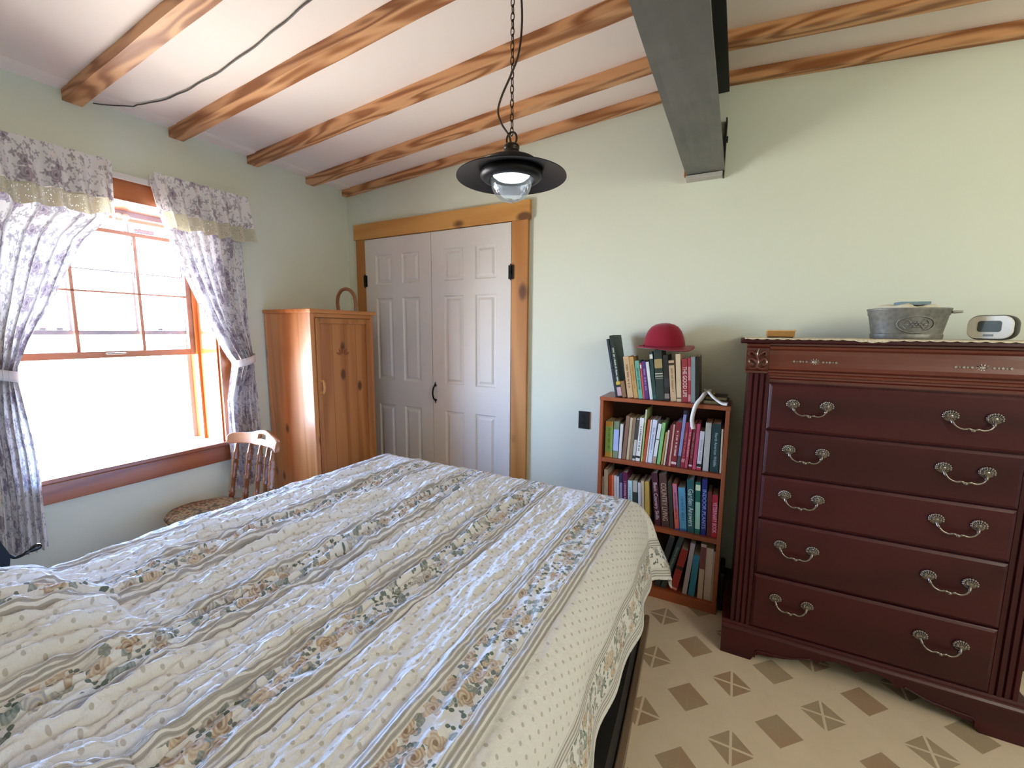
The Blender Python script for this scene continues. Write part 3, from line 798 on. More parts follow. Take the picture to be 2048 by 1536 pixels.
bm = bmesh.new(); box(bm, -2.712, .455, 2.116, -2.704, 1.625, 2.146, .003); obj('rod', bm, WHITEP, root)
for y in (.456, 1.617): obj('rod_return', B(-2.752, y, 2.116, -2.713, y+.008, 2.146, .002), WHITEP, root)

# ------------------------------------------------------------------ closet doors and casing
DT = 2.068
tr_ = empty('trim_1', (-1.9, YB, 0), kind='structure'); tr_['label'] = 'knotty pine casing around the white closet doors'
obj('head_board', B(-2.662, 2.422, 2.075, -1.163, YB, 2.19, .003), TRIMW, tr_)
obj('side_board', B(-2.646, 2.426, 0, -2.552, YB, 2.075, .003), TRIMV, tr_)
obj('side_board', B(-1.288, 2.426, 0, -1.176, YB, 2.075, .003), TRIMV, tr_)
def leaf(name, x0, x1, label, lean):
    root = empty(name, ((x0+x1)/2, 2.436, 0), kind='structure'); root['label'] = label
    bm = bmesh.new()
    yf, yp = 2.424, 2.433
    w = (x1-x0); cs = .105; ms = .095
    pw = (w-2*cs-ms)/2
    cols = [(x0+cs, x0+cs+pw), (x1-cs-pw, x1-cs)]
    rows = [(.17, .83), (1.02, 1.635), (1.735, 1.95)]
    box(bm, x0, yp, .012, x1, 2.448, DT)
    box(bm, x0, yf, .012, cols[0][0], yp+.002, DT); box(bm, cols[0][1], yf, .012, cols[1][0], yp+.002, DT); box(bm, cols[1][1], yf, .012, x1, yp+.002, DT)
    for a, b in cols:
        zprev = .012
        for z0, z1 in rows+[(DT, DT)]:
            box(bm, a, yf, zprev, b, yp+.002, z0); zprev = z1
        for z0, z1 in rows:
            # bevelled moulding then raised field
            bb = bmesh.new()
            def ring(d, y): return [bb.verts.new(p) for p in ((a+d, y, z0+d), (b-d, y, z0+d), (b-d, y, z1-d), (a+d, y, z1-d))]
            rs = [ring(0, yf), ring(.008, yp-.001), ring(.02, yp-.0005), ring(.036, yf+.0015)]
            for p, q in zip(rs, rs[1:]):
                for k in range(4): bb.faces.new((p[k], p[(k+1) % 4], q[(k+1) % 4], q[k]))
            bb.faces.new(rs[-1])
            merge(bm, bb)
    o = obj('door_leaf', bm, WHITEP, root)
    return root
dl = leaf('door_1', -2.549, -1.922, 'left white six panel closet door behind the wardrobe', 0)
dr = leaf('door_2', -1.918, -1.291, 'right white six panel closet door with black pull', 0)
def hinge(x, z, parent):
    bm = bmesh.new()
    for s in (-1, 1): box(bm, x+s*.011-.007, 2.419, z-.043, x+s*.011+.007, 2.4245, z+.043, .002)
    box(bm, x-.012, 2.419, z-.012, x+.012, 2.4245, z+.012, .001)
    lathe(bm, [(.0, -.05), (.004, -.05), (.0045, .05), (0, .05)], (x, 2.417, z), seg=10)
    obj('hinge', bm, BLACKIRON, parent)
for z in (.3, 1.765): hinge(-2.5505, z, dl); hinge(-1.2895, z, dr)
bm = bmesh.new()
x, zc = -1.897, .953
tube(bm, smoothpts([(x, 2.42, zc+.05), (x, 2.4, zc+.038), (x, 2.39, zc), (x, 2.4, zc-.038), (x, 2.42, zc-.05)], 6), [.004]*4+[.006]*17+[.004]*4, 8)
for s in (-1, 1):
    prism(bm, [(x-.006, zc+s*.045), (x-.012, zc+s*.055), (x-.005, zc+s*.06), (x, zc+s*.078), (x+.005, zc+s*.06), (x+.012, zc+s*.055), (x+.006, zc+s*.045)], 1, 2.4185, 2.424)
obj('pull_handle', bm, BLACKIRON, dr)['label'] = 'black iron pull with arrow tips'

# ------------------------------------------------------------------ wall outlet
root = empty('wall_outlet', (-.793, YB, .865), 'black duplex outlet plate on the green wall between closet and bookcase', 'outlet')
bm = bmesh.new(); box(bm, -.828, 2.443, .811, -.758, YB-.0005, .919, .003); obj('cover_plate', bm, plain('#17181b', .35), root)
for z in (.885, .845):
    bm = bmesh.new(); lathe(bm, [(0, 0), (.016, 0), (.017, .003), (0, .003)], (-.793, 2.4435, z), 'Y', 20, sy=.85)
    o = obj('socket', bm, plain('#0d0d0f', .3), root)
    bm = bmesh.new()
    for dx in (-.006, .006): box(bm, -.793+dx-.001, 2.4398, z-.003, -.793+dx+.001, 2.4406, z+.006)
    obj('slot', bm, plain('#000000', .9), o)
bm = bmesh.new(); lathe(bm, [(0, 0), (.003, 0), (.003, .0015), (0, .002)], (-.793, 2.443, .865), 'Y', 10); obj('screw', bm, plain('#3a3a3c', .3, .8), root)

# ------------------------------------------------------------------ pendant lamp
LX, LY = -.640, 1.2
root = empty('pendant_lamp', (LX, LY, 1.79), 'black metal pendant lamp with glass bowl hanging on a chain', 'lamp')
n = N('lamp_enamel'); v = n.coord('Object'); n.set(Base_Color=n.mix(n.noise(v, 8, 3), lin('#13141a'), lin('#201f22')), Roughness=.42, Metallic=.35, Specular_IOR_Level=.4); LAMPM = n.m
BRONZE = plain('#3a302a', .35, .7)
zr = 1.862
bm = bmesh.new()
KL = .875
prof_o = [(.038, zr+.058), (.062, zr+.055), (.085, zr+.046), (.094, zr+.034), (.096, zr+.026), (.13, zr+.017), (.165, zr+.008), (.190, zr), (.1905, zr-.003), (.165, zr+.003), (.13, zr+.011), (.098, zr+.018)]
lathe(bm, prof_o, (LX, LY, 0), seg=64, sx=KL, sy=KL)
obj('shade', bm, LAMPM, root, True); angle_smooth(bpy.data.objects[root.children[-1].name] if False else root.children[0], 30)
bm = bmesh.new()
lathe(bm, [(.098, zr+.02), (.108, zr+.012), (.108, zr+.0), (.098, zr-.008), (.084, zr-.012), (.078, zr-.006), (.076, zr+.03), (.0, zr+.04)], (LX, LY, 0), seg=48, sx=KL, sy=KL)
obj('bowl_collar', bm, LAMPM, root, True)
bm = bmesh.new()
lathe(bm, [(.0, zr+.094), (.022, zr+.093), (.027, zr+.088), (.027, zr+.08), (.024, zr+.078), (.028, zr+.072), (.028, zr+.058), (0, zr+.058)], (LX, LY, 0), seg=32, sx=KL, sy=KL)
obj('socket_cap', bm, BRONZE, root, True)
bm = bmesh.new()
tube(bm, [(LX+.017*math.cos(a), LY, zr+.108+.020*math.sin(a)) for a in [2*PI*i/28 for i in range(28)]], .0032, 8, closed=True)
obj('hanging_loop', bm, BRONZE, root, True)
ztop = ceil_z(LX)
bm = bmesh.new()
z = zr+.130; k = 0; pitch = .0195
while z < ztop-.03:
    pts = []
    for i in range(16):
        a = 2*PI*i/16
        u, vv = .0052*math.cos(a), .0125*math.sin(a)
        pts.append((LX+(u if k % 2 == 0 else .001), LY+(u if k % 2 else 0), z+vv))
    tube(bm, pts, .0016, 5, closed=True)
    z += pitch; k += 1
obj('chain', bm, plain('#4c3a2c', .45, .8), root, True)
bm = bmesh.new()
lathe(bm, [(0, ztop), (.055, ztop), (.052, ztop-.012), (.02, ztop-.022), (.004, ztop-.034), (0, ztop-.034)], (LX, LY, 0), seg=24)
obj('ceiling_canopy', bm, BRONZE, root, True)
bm = bmesh.new()
cp = [(LX-.004, LY+.004, zr+.09), (LX-.008, LY, zr+.118), (LX-.032, LY-.004, zr+.155), (LX-.045, LY-.004, zr+.195), (LX-.032, LY-.004, zr+.235), (LX+.0, LY-.008, zr+.282), (LX+.024, LY-.006, zr+.335), (LX+.033, LY-.004, zr+.42), (LX+.026, LY-.002, zr+.53), (LX+.022, LY, zr+.62), (LX+.02, LY, ztop-.015)]
tube(bm, smoothpts(cp, 8), .0032, 8)
obj('power_cord', bm, plain('#3a2c22', .5), root, True)
# glass bowl and the lit bulb inside
n = N('bowl_glass'); n.t.nodes.remove(n.b)
tr2 = n.node('ShaderNodeBsdfTransparent'); tr2.inputs[0].default_value = (.86, .92, .96, 1); g2 = n.node('ShaderNodeBsdfGlossy'); g2.inputs['Roughness'].default_value = .06
lw = n.node('ShaderNodeLayerWeight'); lw.inputs[0].default_value = .35
tl2 = n.node('ShaderNodeBsdfTranslucent'); tl2.inputs[0].default_value = (.9, .95, 1, 1)
mA = n.node('ShaderNodeMixShader'); mA.inputs[0].default_value = .07; n.put(mA.inputs[1], tr2.outputs[0]); n.put(mA.inputs[2], tl2.outputs[0])
mB = n.node('ShaderNodeMixShader'); n.put(mB.inputs[0], n.math('MULTIPLY_ADD', lw.outputs['Facing'], .45, .06)); n.put(mB.inputs[1], mA.outputs[0]); n.put(mB.inputs[2], g2.outputs[0])
vo = n.node('ShaderNodeTexVoronoi'); n.put(vo.inputs['Vector'], n.coord('Object')); vo.inputs['Scale'].default_value = 55
bp = n.node('ShaderNodeBump'); bp.inputs['Strength'].default_value = .5; bp.inputs['Distance'].default_value = .004; n.put(bp.inputs['Height'], vo.outputs['Distance'])
for q in (g2, tl2): n.put(q.inputs['Normal'], bp.outputs[0])
n.t.links.new(mB.outputs[0], n.out.inputs[0])
bm = bmesh.new()
pr = [(.072, zr-.006)]+[(.072*math.cos(a), zr-.012-.062*math.sin(a)) for a in [PI/2*i/12 for i in range(13)]]
pr[-1] = (0, pr[-1][1])
lathe(bm, pr, (LX, LY, 0), seg=40, sx=KL, sy=KL)
obj('glass_bowl', bm, n.m, root, True)
n = N('lit_bulb'); vb = n.node('ShaderNodeTexVoronoi'); n.put(vb.inputs['Vector'], n.coord('Object')); vb.inputs['Scale'].default_value = 60
n.set(Base_Color=(.9, .95, 1, 1), Emission_Color=(.90, .96, 1, 1), Emission_Strength=n.math('MULTIPLY_ADD', n.step(vb.outputs['Distance'], .5, .1), 2.2, .9))
bm = bmesh.new(); lathe(bm, [(0, zr+.03), (.045, zr+.028), (.056, zr+.012), (.056, zr+.004), (.046, zr-.004), (.02, zr-.010), (0, zr-.011)], (LX, LY, 0), seg=28); obj('bulb', bm, n.m, root, True)
# ------------------------------------------------------------------ pine wardrobe in the corner
wx0, wx1, wy0, wy1, wz = -2.735, -2.287, 1.724, 2.222, 1.497
root = empty('wardrobe', ((wx0+wx1)/2, (wy0+wy1)/2, 0), 'tall narrow orange pine wardrobe in the corner beside the closet doors', 'wardrobe')
bm = bmesh.new()
box(bm, wx0, wy0, .0, wx1-.02, wy1, wz, .002)
obj('body', bm, PINE, root)
bm = bmesh.new(); box(bm, wx1-.022, wy0-.001, 0, wx1, wy0+.03, wz, .004); obj('front_post', bm, PINE, root)
bm = bmesh.new(); box(bm, wx1-.022, wy1-.022, 0, wx1, wy1+.001, wz, .004); obj('front_post', bm, PINE, root)
bm = bmesh.new(); box(bm, wx1-.022, wy0+.03, 0, wx1-.002, wy1-.022, .1, .002); obj('rail', bm, PINE_Y, root); obj('rail', B(wx1-.022, wy0+.03, 1.472, wx1-.002, wy1-.022, wz, .002), PINE_Y, root)
bm = bmesh.new(); box(bm, wx0, wy0-.012, wz, wx1+.018, wy1+.018, wz+.025, .006); obj('top_board', bm, PINE_Y, root)
dy0, dy1, dz0, dz1 = wy0+.032, wy1-.024, .104, 1.468
bm = bmesh.new(); xf = wx1+.004
sw = .03
box(bm, wx1-.018, dy0, dz0, xf, dy0+sw, dz1, .003); box(bm, wx1-.018, dy1-sw-.01, dz0, xf, dy1, dz1, .003)
box(bm, wx1-.018, dy0+sw, dz0, xf, dy1-sw-.01, dz0+.05, .003); box(bm, wx1-.018, dy0+sw, dz1-.034, xf, dy1-sw-.01, dz1, .003)
box(bm, wx1-.018, dy0+sw-.004, dz0+.04, wx1-.008, dy1-sw, dz1-.03)
door = obj('door', bm, PINE_D, root)
bm = bmesh.new()
for k in range(1, 4):
    y = dy0+sw+(dy1-dy0-2*sw)*k/4
    box(bm, wx1-.0085, y-.001, dz0+.05, wx1-.0076, y+.001, dz1-.034)
cx, cz = 1.963, 1.222
for a, L in ((0, .062), (32, .058), (-32, .058), (62, .06), (-62, .06)):
    b = bmesh.new()
    vs = [b.verts.new(p) for p in ((wx1-.0075, 0, .016), (wx1-.007, -.009, L*.6), (wx1-.0075, 0, L), (wx1-.007, .009, L*.6))]
    b.faces.new(vs)
    ex = bmesh.ops.extrude_face_region(b, geom=b.faces[:]); bmesh.ops.translate(b, verts=[g for g in ex['geom'] if isinstance(g, bmesh.types.BMVert)], vec=(.002, 0, 0))
    bmesh.ops.recalc_face_normals(b, faces=b.faces)
    merge(bm, b, Matrix.Translation((0, cx, cz)) @ Matrix.Rotation(R(a), 4, 'X'))
obj('carved_motif', bm, plain('#8a5028', .5), door)
bm = bmesh.new()
for z in (1.006, 1.078): lathe(bm, [(0, 0), (.009, 0), (.007, .012), (.007, .022), (0, .022)], (xf, dy0+.02, z), 'X', 12)
tube(bm, smoothpts([(xf+.02, dy0+.02, 1.0), (xf+.03, dy0+.02, 1.02), (xf+.032, dy0+.02, 1.042), (xf+.03, dy0+.02, 1.064), (xf+.02, dy0+.02, 1.084)], 5), [.005]*4+[.0075]*13+[.005]*4, 10)
obj('door_handle', bm, plain('#c9904e', .35, coat=.3), door)
# bent wood hoop on the wardrobe top
bm = bmesh.new()
hp = [(-2.445, 2.07, wz+.025+.004), (-2.45, 2.068, wz+.075), (-2.44, 2.066, wz+.125), (-2.405, 2.064, wz+.162), (-2.362, 2.064, wz+.172), (-2.32, 2.066, wz+.160), (-2.288, 2.068, wz+.125), (-2.279, 2.07, wz+.075), (-2.283, 2.072, wz+.029)]
tube(bm, smoothpts(hp, 6), .0115, 12)
o = obj('wooden_hoop', bm, plain('#8a5a3a', .5, var=.15), None, True)
tag(o, 'brown bent wood arch handle standing on the pine wardrobe top', 'handle hoop')

# ------------------------------------------------------------------ spindle back chair by the window
CX, CYB = -2.362, 1.36
root = empty('spindle_chair', (CX, 1.15, 0), 'brown spindle back wooden chair between the window and the bed', 'chair')
def superr(a, e=2.6):
    c, s_ = abs(math.cos(a)), abs(math.sin(a))
    return (c**e+s_**e)**(-1/e)
bm = bmesh.new(); b = bmesh.new(); rings = []
for (k, z) in ((.90, .385), (.99, .392), (1.0, .41), (.985, .424), (.9, .428), (.5, .420)):
    rings.append([b.verts.new((CX+.215*k*superr(a)*math.cos(a), 1.18+.215*k*superr(a)*math.sin(a), z)) for a in [2*PI*i/48 for i in range(48)]])
for p, q in zip(rings, rings[1:]):
    for i in range(48): b.faces.new((p[i], p[(i+1) % 48], q[(i+1) % 48], q[i]))
b.faces.new(rings[0][::-1]); b.faces.new(rings[-1]); merge(bm, b)
obj('seat', bm, MAPLE, root, True)
def turned(p0, p1, prof, seg=14):
    bm = bmesh.new(); d = Vector(p1)-Vector(p0); L = d.length
    M = Matrix.Translation(p0) @ d.to_track_quat('Z', 'Y').to_matrix().to_4x4()
    b = bmesh.new(); lathe(b, [(r, t*L) for r, t in prof], seg=seg); merge(bm, b, M)
    return bm
SPP = [(0, 0), (.013, .0), (.014, .06), (.017, .08), (.014, .10), (.017, .13), (.013, .15), (.012, .22), (.012, .36), (.017, .38), (.013, .40), (.0175, .425), (.013, .45), (.013, .50), (.0165, .62), (.013, .70), (.018, .72), (.014, .74), (.0185, .765), (.014, .79), (.017, .81), (.012, .86), (.008, .98), (0, 1.0)]
def back_y(dx): return CYB+.075-.065*abs(dx/.22)**2
for k in range(5):
    u = (k-2)/2
    bx, by = CX+u*.178, 1.30+.035-.05*u*u
    tx = CX+u*.165
    obj('spindle', turned((bx, 1.372-.035*u*u, .42), (tx, back_y(u*.165)-.012, .745), SPP), MAPLEV, root, True)
# curved crest with a hand hole
nu, nvv = 60, 12
P = np.zeros((nvv, nu, 3))
for i in range(nu):
    s = -1+2*i/(nu-1); dx = s*.232
    top = .795+.022*math.exp(-((s)/.55)**2)+.006*math.cos(s*7)*(1-abs(s))
    bot = .735-.004*math.cos(s*5)
    e = max(0, (abs(s)-.86)/.14)
    mid = (top+bot)/2; h = (top-bot)/2*math.sqrt(max(.05, 1-e*e*.95))
    for j in range(nvv):
        z = mid+h*(-1+2*j/(nvv-1))
        P[j, i] = (CX+dx, back_y(dx)+.03*(z-.735)/.08*.5, z)
def sk(j, i):
    s = -1+2*(i+.5)/(nu-1)
    return abs(s) < .16 and 5 <= j <= 7
gridmesh('crest_rail', P, None, MAPLE, root, skip=sk, solid=.022)
LEGP = [(0, 0), (.013, 0), (.017, .1), (.02, .22), (.015, .3), (.021, .34), (.015, .37), (.017, .55), (.021, .62), (.016, .66), (.02, .72), (.017, .85), (.014, 1), (0, 1)]
fe = {}
for sx in (-1, 1):
    for sy in (-1, 1):
        a = (CX+sx*.205, 1.18+sy*.2, 0); b_ = (CX+sx*.14, 1.18+sy*.14, .39)
        fe[(sx, sy)] = (Vector(a), Vector(b_)); obj('leg', turned(a, b_, LEGP), MAPLEV, root, True)
SP2 = [(0, 0), (.008, 0), (.012, .3), (.016, .5), (.012, .7), (.008, 1), (0, 1)]
for sx in (-1, 1):
    p, q = fe[(sx, -1)], fe[(sx, 1)]
    obj('stretcher', turned(p[0].lerp(p[1], .42), q[0].lerp(q[1], .42), SP2), MAPLEV, root, True)
p, q = fe[(-1, -1)], fe[(1, -1)]
obj('stretcher', turned(p[0].lerp(p[1], .55), q[0].lerp(q[1], .55), SP2), MAPLEV, root, True)
# patterned cushion
n = N('chair_pad_print'); v = n.coord('Object')
vo = n.node('ShaderNodeTexVoronoi'); n.put(vo.inputs['Vector'], v); vo.inputs['Scale'].default_value = 34
a = n.noise(v, 60, 3)
c = n.ramp(vo.outputs['Distance'], [(0, '#2a120c'), (.25, '#56301c'), (.45, '#735a34'), (.7, '#382c18')])
n.set(Base_Color=n.mix(n.math('MULTIPLY', a, .5), c, lin('#4c2e1c')), Roughness=.95, Specular_IOR_Level=.05); n.bump(a, .3, .003)
bm = bmesh.new(); b = bmesh.new(); rings = []
for k, z in ((.8, .4295), (.97, .435), (1.02, .447), (.98, .460), (.85, .467), (.5, .466), (.15, .463)):
    rings.append([b.verts.new((CX+.205*k*superr(a_)*math.cos(a_)*(1+.01*math.sin(a_*9)), 1.135+.166*k*superr(a_)*math.sin(a_), z+.0025*math.sin(a_*5+k*4)*(z > .44))) for a_ in [2*PI*i/48 for i in range(48)]])
for p, q in zip(rings, rings[1:]):
    for i in range(48): b.faces.new((p[i], p[(i+1) % 48], q[(i+1) % 48], q[i]))
b.faces.new(rings[0][::-1]); b.faces.new(rings[-1]); merge(bm, b)
tag(obj('seat_cushion', bm, n.m, None, True), 'brown floral seat cushion on the spindle back chair', 'cushion')

# ------------------------------------------------------------------ black metal stand at the left edge
root = empty('metal_stand', (-2.22, .40, 0), 'black metal stand with a knobbed arm between bed and left curtain', 'stand')
bm = bmesh.new()
prism(bm, [(.30, .0), (.34, .0), (.425, .605), (.408, .66), (.395, .70), (.30, .72)], 0, -2.235, -2.20, .004); obj('post', bm, BLACKIRON, root)
bm = bmesh.new(); box(bm, -2.33, .24, 0, -2.11, .48, .02, .006); obj('base', bm, BLACKIRON, root)
bm = bmesh.new(); tube(bm, smoothpts([(-2.212, .418, .612), (-2.208, .432, .592), (-2.205, .447, .591), (-2.203, .462, .597)], 5), .005, 10); o = obj('arm', bm, BLACKIRON, root, True)
bm = bmesh.new(); M = Matrix.Rotation(R(-70), 4, 'X')
lathe(bm, [(0, 0), (.006, 0), (.007, .006), (.005, .009), (.009, .016), (.0125, .028), (.0125, .036), (.008, .043), (0, .046)], (-2.203, .458, .5955), seg=16, M=M); obj('knob', bm, plain('#101116', .15, .4, coat=.6), o, True)

# ------------------------------------------------------------------ five drawer chest
DF, DB = 1.974, 2.432
DX0, DX1 = .05, .93; DC = .49
root = empty('chest_of_drawers', (DC, 2.2, 0), 'tall dark cherry chest of five drawers at the right of the photo', 'chest of drawers')
bm = bmesh.new(); box(bm, DX0, DF+.012, .10, DX1, DB, 1.25, .003); obj('body', bm, CHERRYV, root)
bm = bmesh.new()
prism(bm, [(DF-.022, 1.362), (DF-.020, 1.372), (DF-.012, 1.377), (DB+.004, 1.377), (DB+.004, 1.357), (DF-.010, 1.357)], 0, .012, .968, 0)
obj('top_slab', bm, CHERRY, root)
# frieze
pf = [(DF+.006, 1.357), (DF+.006, 1.350), (DF-.004, 1.346), (DF-.002, 1.338), (DF+.006, 1.330), (DF+.004, 1.315), (DF-.006, 1.29), (DF-.012, 1.272), (DF-.010, 1.258), (DF+.002, 1.25), (DF+.002, 1.244), (DF-.004, 1.240), (DF-.002, 1.232), (DF+.006, 1.228), (DF+.006, 1.222), (DF+.012, 1.216), (DF+.012, 1.205), (DB, 1.205), (DB, 1.357)]
bm = bmesh.new(); prism(bm, pf, 0, .115, .865); fr = obj('frieze', bm, CHERRYF, root)
for cx in (.264, .722):
    bm = bmesh.new()
    def yz(z): return DF-.0065-(1.29-z)*.25
    lathe(bm, [(0, .004), (.004, .004), (.006, .002), (.006, 0), (0, 0)], (cx, DF-.006, 1.29), 'Y', 20, sx=1.25)
    for k in range(10):
        a = 2*PI*k/10; ellipsoid(bm, (cx+.0125*math.cos(a), DF-.0075, 1.29+.0095*math.sin(a)), .0042, .0022, .0016, 8, 5, Matrix.Rotation(-a, 4, 'Y'))
    for s in (-1, 1):
        for i, (d, sz) in enumerate(((.026, .006), (.037, .005), (.046, .0065), (.056, .004), (.066, .0065))):
            bb = bmesh.new(); bmesh.ops.create_cube(bb, size=sz); bmesh.ops.rotate(bb, verts=bb.verts, matrix=Matrix.Rotation(R(45), 3, 'Y')); bmesh.ops.translate(bb, verts=bb.verts, vec=(cx+s*d, DF-.0065, 1.29)); merge(bm, bb)
    obj('ornament', bm, plain('#a89c94', .35, .8, var=.3, scale=200), fr, False)
for s in (-1, 1):
    # carved corner block: swelling profile with leaf scrolls
    x0, x1 = (.035, .114) if s < 0 else (.866, .945)
    pb = [(DF+.012, 1.357), (DF-.004, 1.355), (DF-.006, 1.346), (DF+.002, 1.338), (DF+.003, 1.325), (DF-.004, 1.305), (DF-.014, 1.283), (DF-.016, 1.268), (DF-.008, 1.252), (DF+.004, 1.246), (DF+.004, 1.238), (DF+.012, 1.236), (DB-.1, 1.236), (DB-.1, 1.357)]
    bm = bmesh.new(); prism(bm, pb, 0, x0, x1, 0)
    cx = (x0+x1)/2
    tube(bm, smoothpts([(cx, DF-.004, 1.335), (cx-.004, DF-.008, 1.31), (cx+.002, DF-.016, 1.285), (cx-.003, DF-.019, 1.262)], 5), [.0062]*16, 8)
    for q in (-1, 1):
        tube(bm, smoothpts([(cx, DF-.008, 1.305), (cx+q*.012, DF-.010, 1.318), (cx+q*.024, DF-.006, 1.326), (cx+q*.03, DF-.006, 1.315), (cx+q*.024, DF-.008, 1.308)], 5), .0055, 8)
        tube(bm, smoothpts([(cx, DF-.016, 1.28), (cx+q*.012, DF-.015, 1.292), (cx+q*.024, DF-.013, 1.296), (cx+q*.031, DF-.015, 1.284), (cx+q*.024, DF-.018, 1.272), (cx+q*.017, DF-.018, 1.278)], 5), .0058, 8)
        tube(bm, smoothpts([(cx, DF-.018, 1.262), (cx+q*.014, DF-.016, 1.257), (cx+q*.028, DF-.015, 1.262)], 4), .005, 8)
    angle_smooth(obj('corner_block', bm, CHERRYF, root), 40)
    # fluted pilaster
    p0, p1 = (DX0, .122) if s < 0 else (.858, DX1)
    w_ = p1-p0; pts = [(p0, DF+.05), (p0, DF+.003)]
    xs = p0
    nf = 3
    m = .012; fwid = (w_-m*(nf+1))/nf
    for k in range(nf):
        a0 = p0+m+k*(fwid+m)
        pts.append((a0, DF+.003))
        for i in range(1, 7): pts.append((a0+fwid*i/7, DF+.003+.007*math.sin(PI*i/7)))
        pts.append((a0+fwid, DF+.003))
    pts += [(p1, DF+.003), (p1, DF+.05)]
    bm = bmesh.new(); prism(bm, pts, 2, .14, 1.236); obj('pilaster', bm, CHERRYV, root)
# base plinth with scalloped apron
half = [(.020, 0), (.135, 0), (.142, .010), (.150, .028), (.165, .036), (.20, .040), (.25, .050), (.30, .066), (.335, .083), (.352, .082), (.366, .076), (.376, .084), (.385, .096), (.42, .104), (.46, .106), (.475, .098), (.49, .088)]
poly = half+[(2*DC-x, z) for x, z in half[-2::-1]]
poly = poly+[(2*DC-.020, .118), (.020, .118)]
bm = bmesh.new(); prism(bm, poly, 1, DF-.012, DF+.015)
for s in (-1, 1):
    q = [(DC+s*(DC-.15), .02), (DC+s*(DC-.155), .05), (DC+s*(DC-.20), .055), (DC+s*(DC-.28), .066), (DC+s*(DC-.345), .09)]
    tube(bm, smoothpts([(x, DF-.013, z) for x, z in q], 4), .0035, 6)
obj('apron', bm, CHERRY, root)
bm = bmesh.new()
for x0, x1 in ((.020, .045), (.935, .960)): box(bm, x0, DF+.012, 0, x1, DB, .118)
box(bm, .02, DB-.02, .02, .96, DB, .118); obj('side_plinth', bm, CHERRY, root)
bm = bmesh.new()
prism(bm, [(DF-.012, .118), (DF-.014, .124), (DF-.008, .131), (DF-.004, .134), (DF-.004, .142), (DF+.004, .148), (DB, .148), (DB, .118)], 0, .018, .962)
obj('base_moulding', bm, CHERRY, root)
# one bail pull, copied to every drawer
def pull_mesh():
    bm = bmesh.new()
    hw = .0545
    for s in (-1, 1):
        lathe(bm, [(0, .011), (.005, .0105), (.009, .008), (.013, .0065), (.018, .004), (.021, .002), (.021, 0), (0, 0)], (s*hw, 0, 0), 'Y', 24, sy=.92)
        for k in range(10):
            a = PI*(-.08+1.16*k/9)
            ellipsoid(bm, (s*hw+.0185*math.cos(a), -.0045, .0165*math.sin(a)+.001), .0052, .0045, .0052, 8, 5)
            ellipsoid(bm, (s*hw+.0105*math.cos(a), -.008, .0095*math.sin(a)+.001), .0065, .0035, .0022, 8, 5, Matrix.Rotation(-a, 4, 'Y'))
        tube(bm, smoothpts([(s*hw, -.004, -.006), (s*(hw-.002), -.012, -.014), (s*(hw-.005), -.016, -.022)], 4), [.005]*9, 8)
        ellipsoid(bm, (s*(hw-.004), -.014, -.019), .0062, .006, .0055, 8, 6)
    tube(bm, smoothpts([(-hw+.005, -.016, -.021), (-hw+.014, -.02, -.032), (-.026, -.022, -.038), (-.012, -.022, -.036), (0, -.022, -.038), (.012, -.022, -.036), (.026, -.022, -.038), (hw-.014, -.02, -.032), (hw-.005, -.016, -.021)], 5), .0038, 8)
    for s in (-1, 1):
        ellipsoid(bm, (s*.009, -.0225, -.036), .0105, .0045, .0045, 10, 6, Matrix.Rotation(R(s*-14), 4, 'Y'))
    ellipsoid(bm, (0, -.023, -.041), .007, .0045, .0055, 10, 6)
    return bm
pm = None
for i, (z0, z1, zh) in enumerate(((1.014, 1.198, 1.121), (.826, 1.008, .938), (.640, .820, .751), (.398, .632, .539), (.152, .390, .304))):
    bm = bmesh.new(); e = .007
    x0, x1 = .124, .856; yb, yf, yo = DF+.016, DF+.002, DF-.004
    b = bmesh.new()
    def rg(d, y): return [b.verts.new(p) for p in ((x0+d, y, z0+d), (x1-d, y, z0+d), (x1-d, y, z1-d), (x0+d, y, z1-d))]
    rr = [rg(0, yb), rg(0, yf), rg(.003, yf-.002), rg(.010, yo), rg(.02, yo)]
    for p, q in zip(rr, rr[1:]):
        for k in range(4): b.faces.new((p[k], p[(k+1) % 4], q[(k+1) % 4], q[k]))
    b.faces.new(rr[-1]); b.faces.new(rr[0][::-1]); merge(bm, b)
    dr_ = obj('drawer', bm, CHERRY, root)
    for hx in (.2615, .7145):
        if pm is None:
            o = obj('pull', pull_mesh(), PEWTER, None, True, origin=(0, 0, 0)); pm = o.data
        else:
            o = bpy.data.objects.new('pull', pm); COL.objects.link(o)
        o.parent = dr_; o.location = Vector((hx, yo, zh))-Vector(root.location)

# lace runner
nx, nyy = 240, 14
P = np.zeros((nyy, nx, 3)); UV = np.zeros((nyy, nx, 2))
for j in range(nyy):
    for i in range(nx):
        x = .025+.93*i/(nx-1)
        s = j/(nyy-1)
        sc = .006*abs(math.sin(x*PI/.034))+.012*max(0, math.sin((x-.36)*PI/.13))*(.36 < x < .49)
        y = 2.38+(DF-.024-sc*.4-2.38)*s
        z = 1.3785+.0006*math.sin(x*90)
        if j >= nyy-2: z = 1.378-(.002+sc*.55)*(1 if j == nyy-1 else .3); y = DF-.0225-.0015
        if j == nyy-3: y = DF-.014
        P[j, i] = (x, y, z); UV[j, i] = (x, y+(0 if j < nyy-2 else -.01*(j-nyy+2)))
n = N('lace_runner_cotton'); uv = n.node('ShaderNodeUVMap').outputs[0]
vo = n.node('ShaderNodeTexVoronoi'); n.put(vo.inputs['Vector'], uv); vo.inputs['Scale'].default_value = 130
n.set(Base_Color=n.mix(n.step(vo.outputs['Distance'], .15, .5), lin('#b3a78f'), lin('#ddd2ba')), Roughness=.95); n.bump(vo.outputs['Distance'], .4, .002)
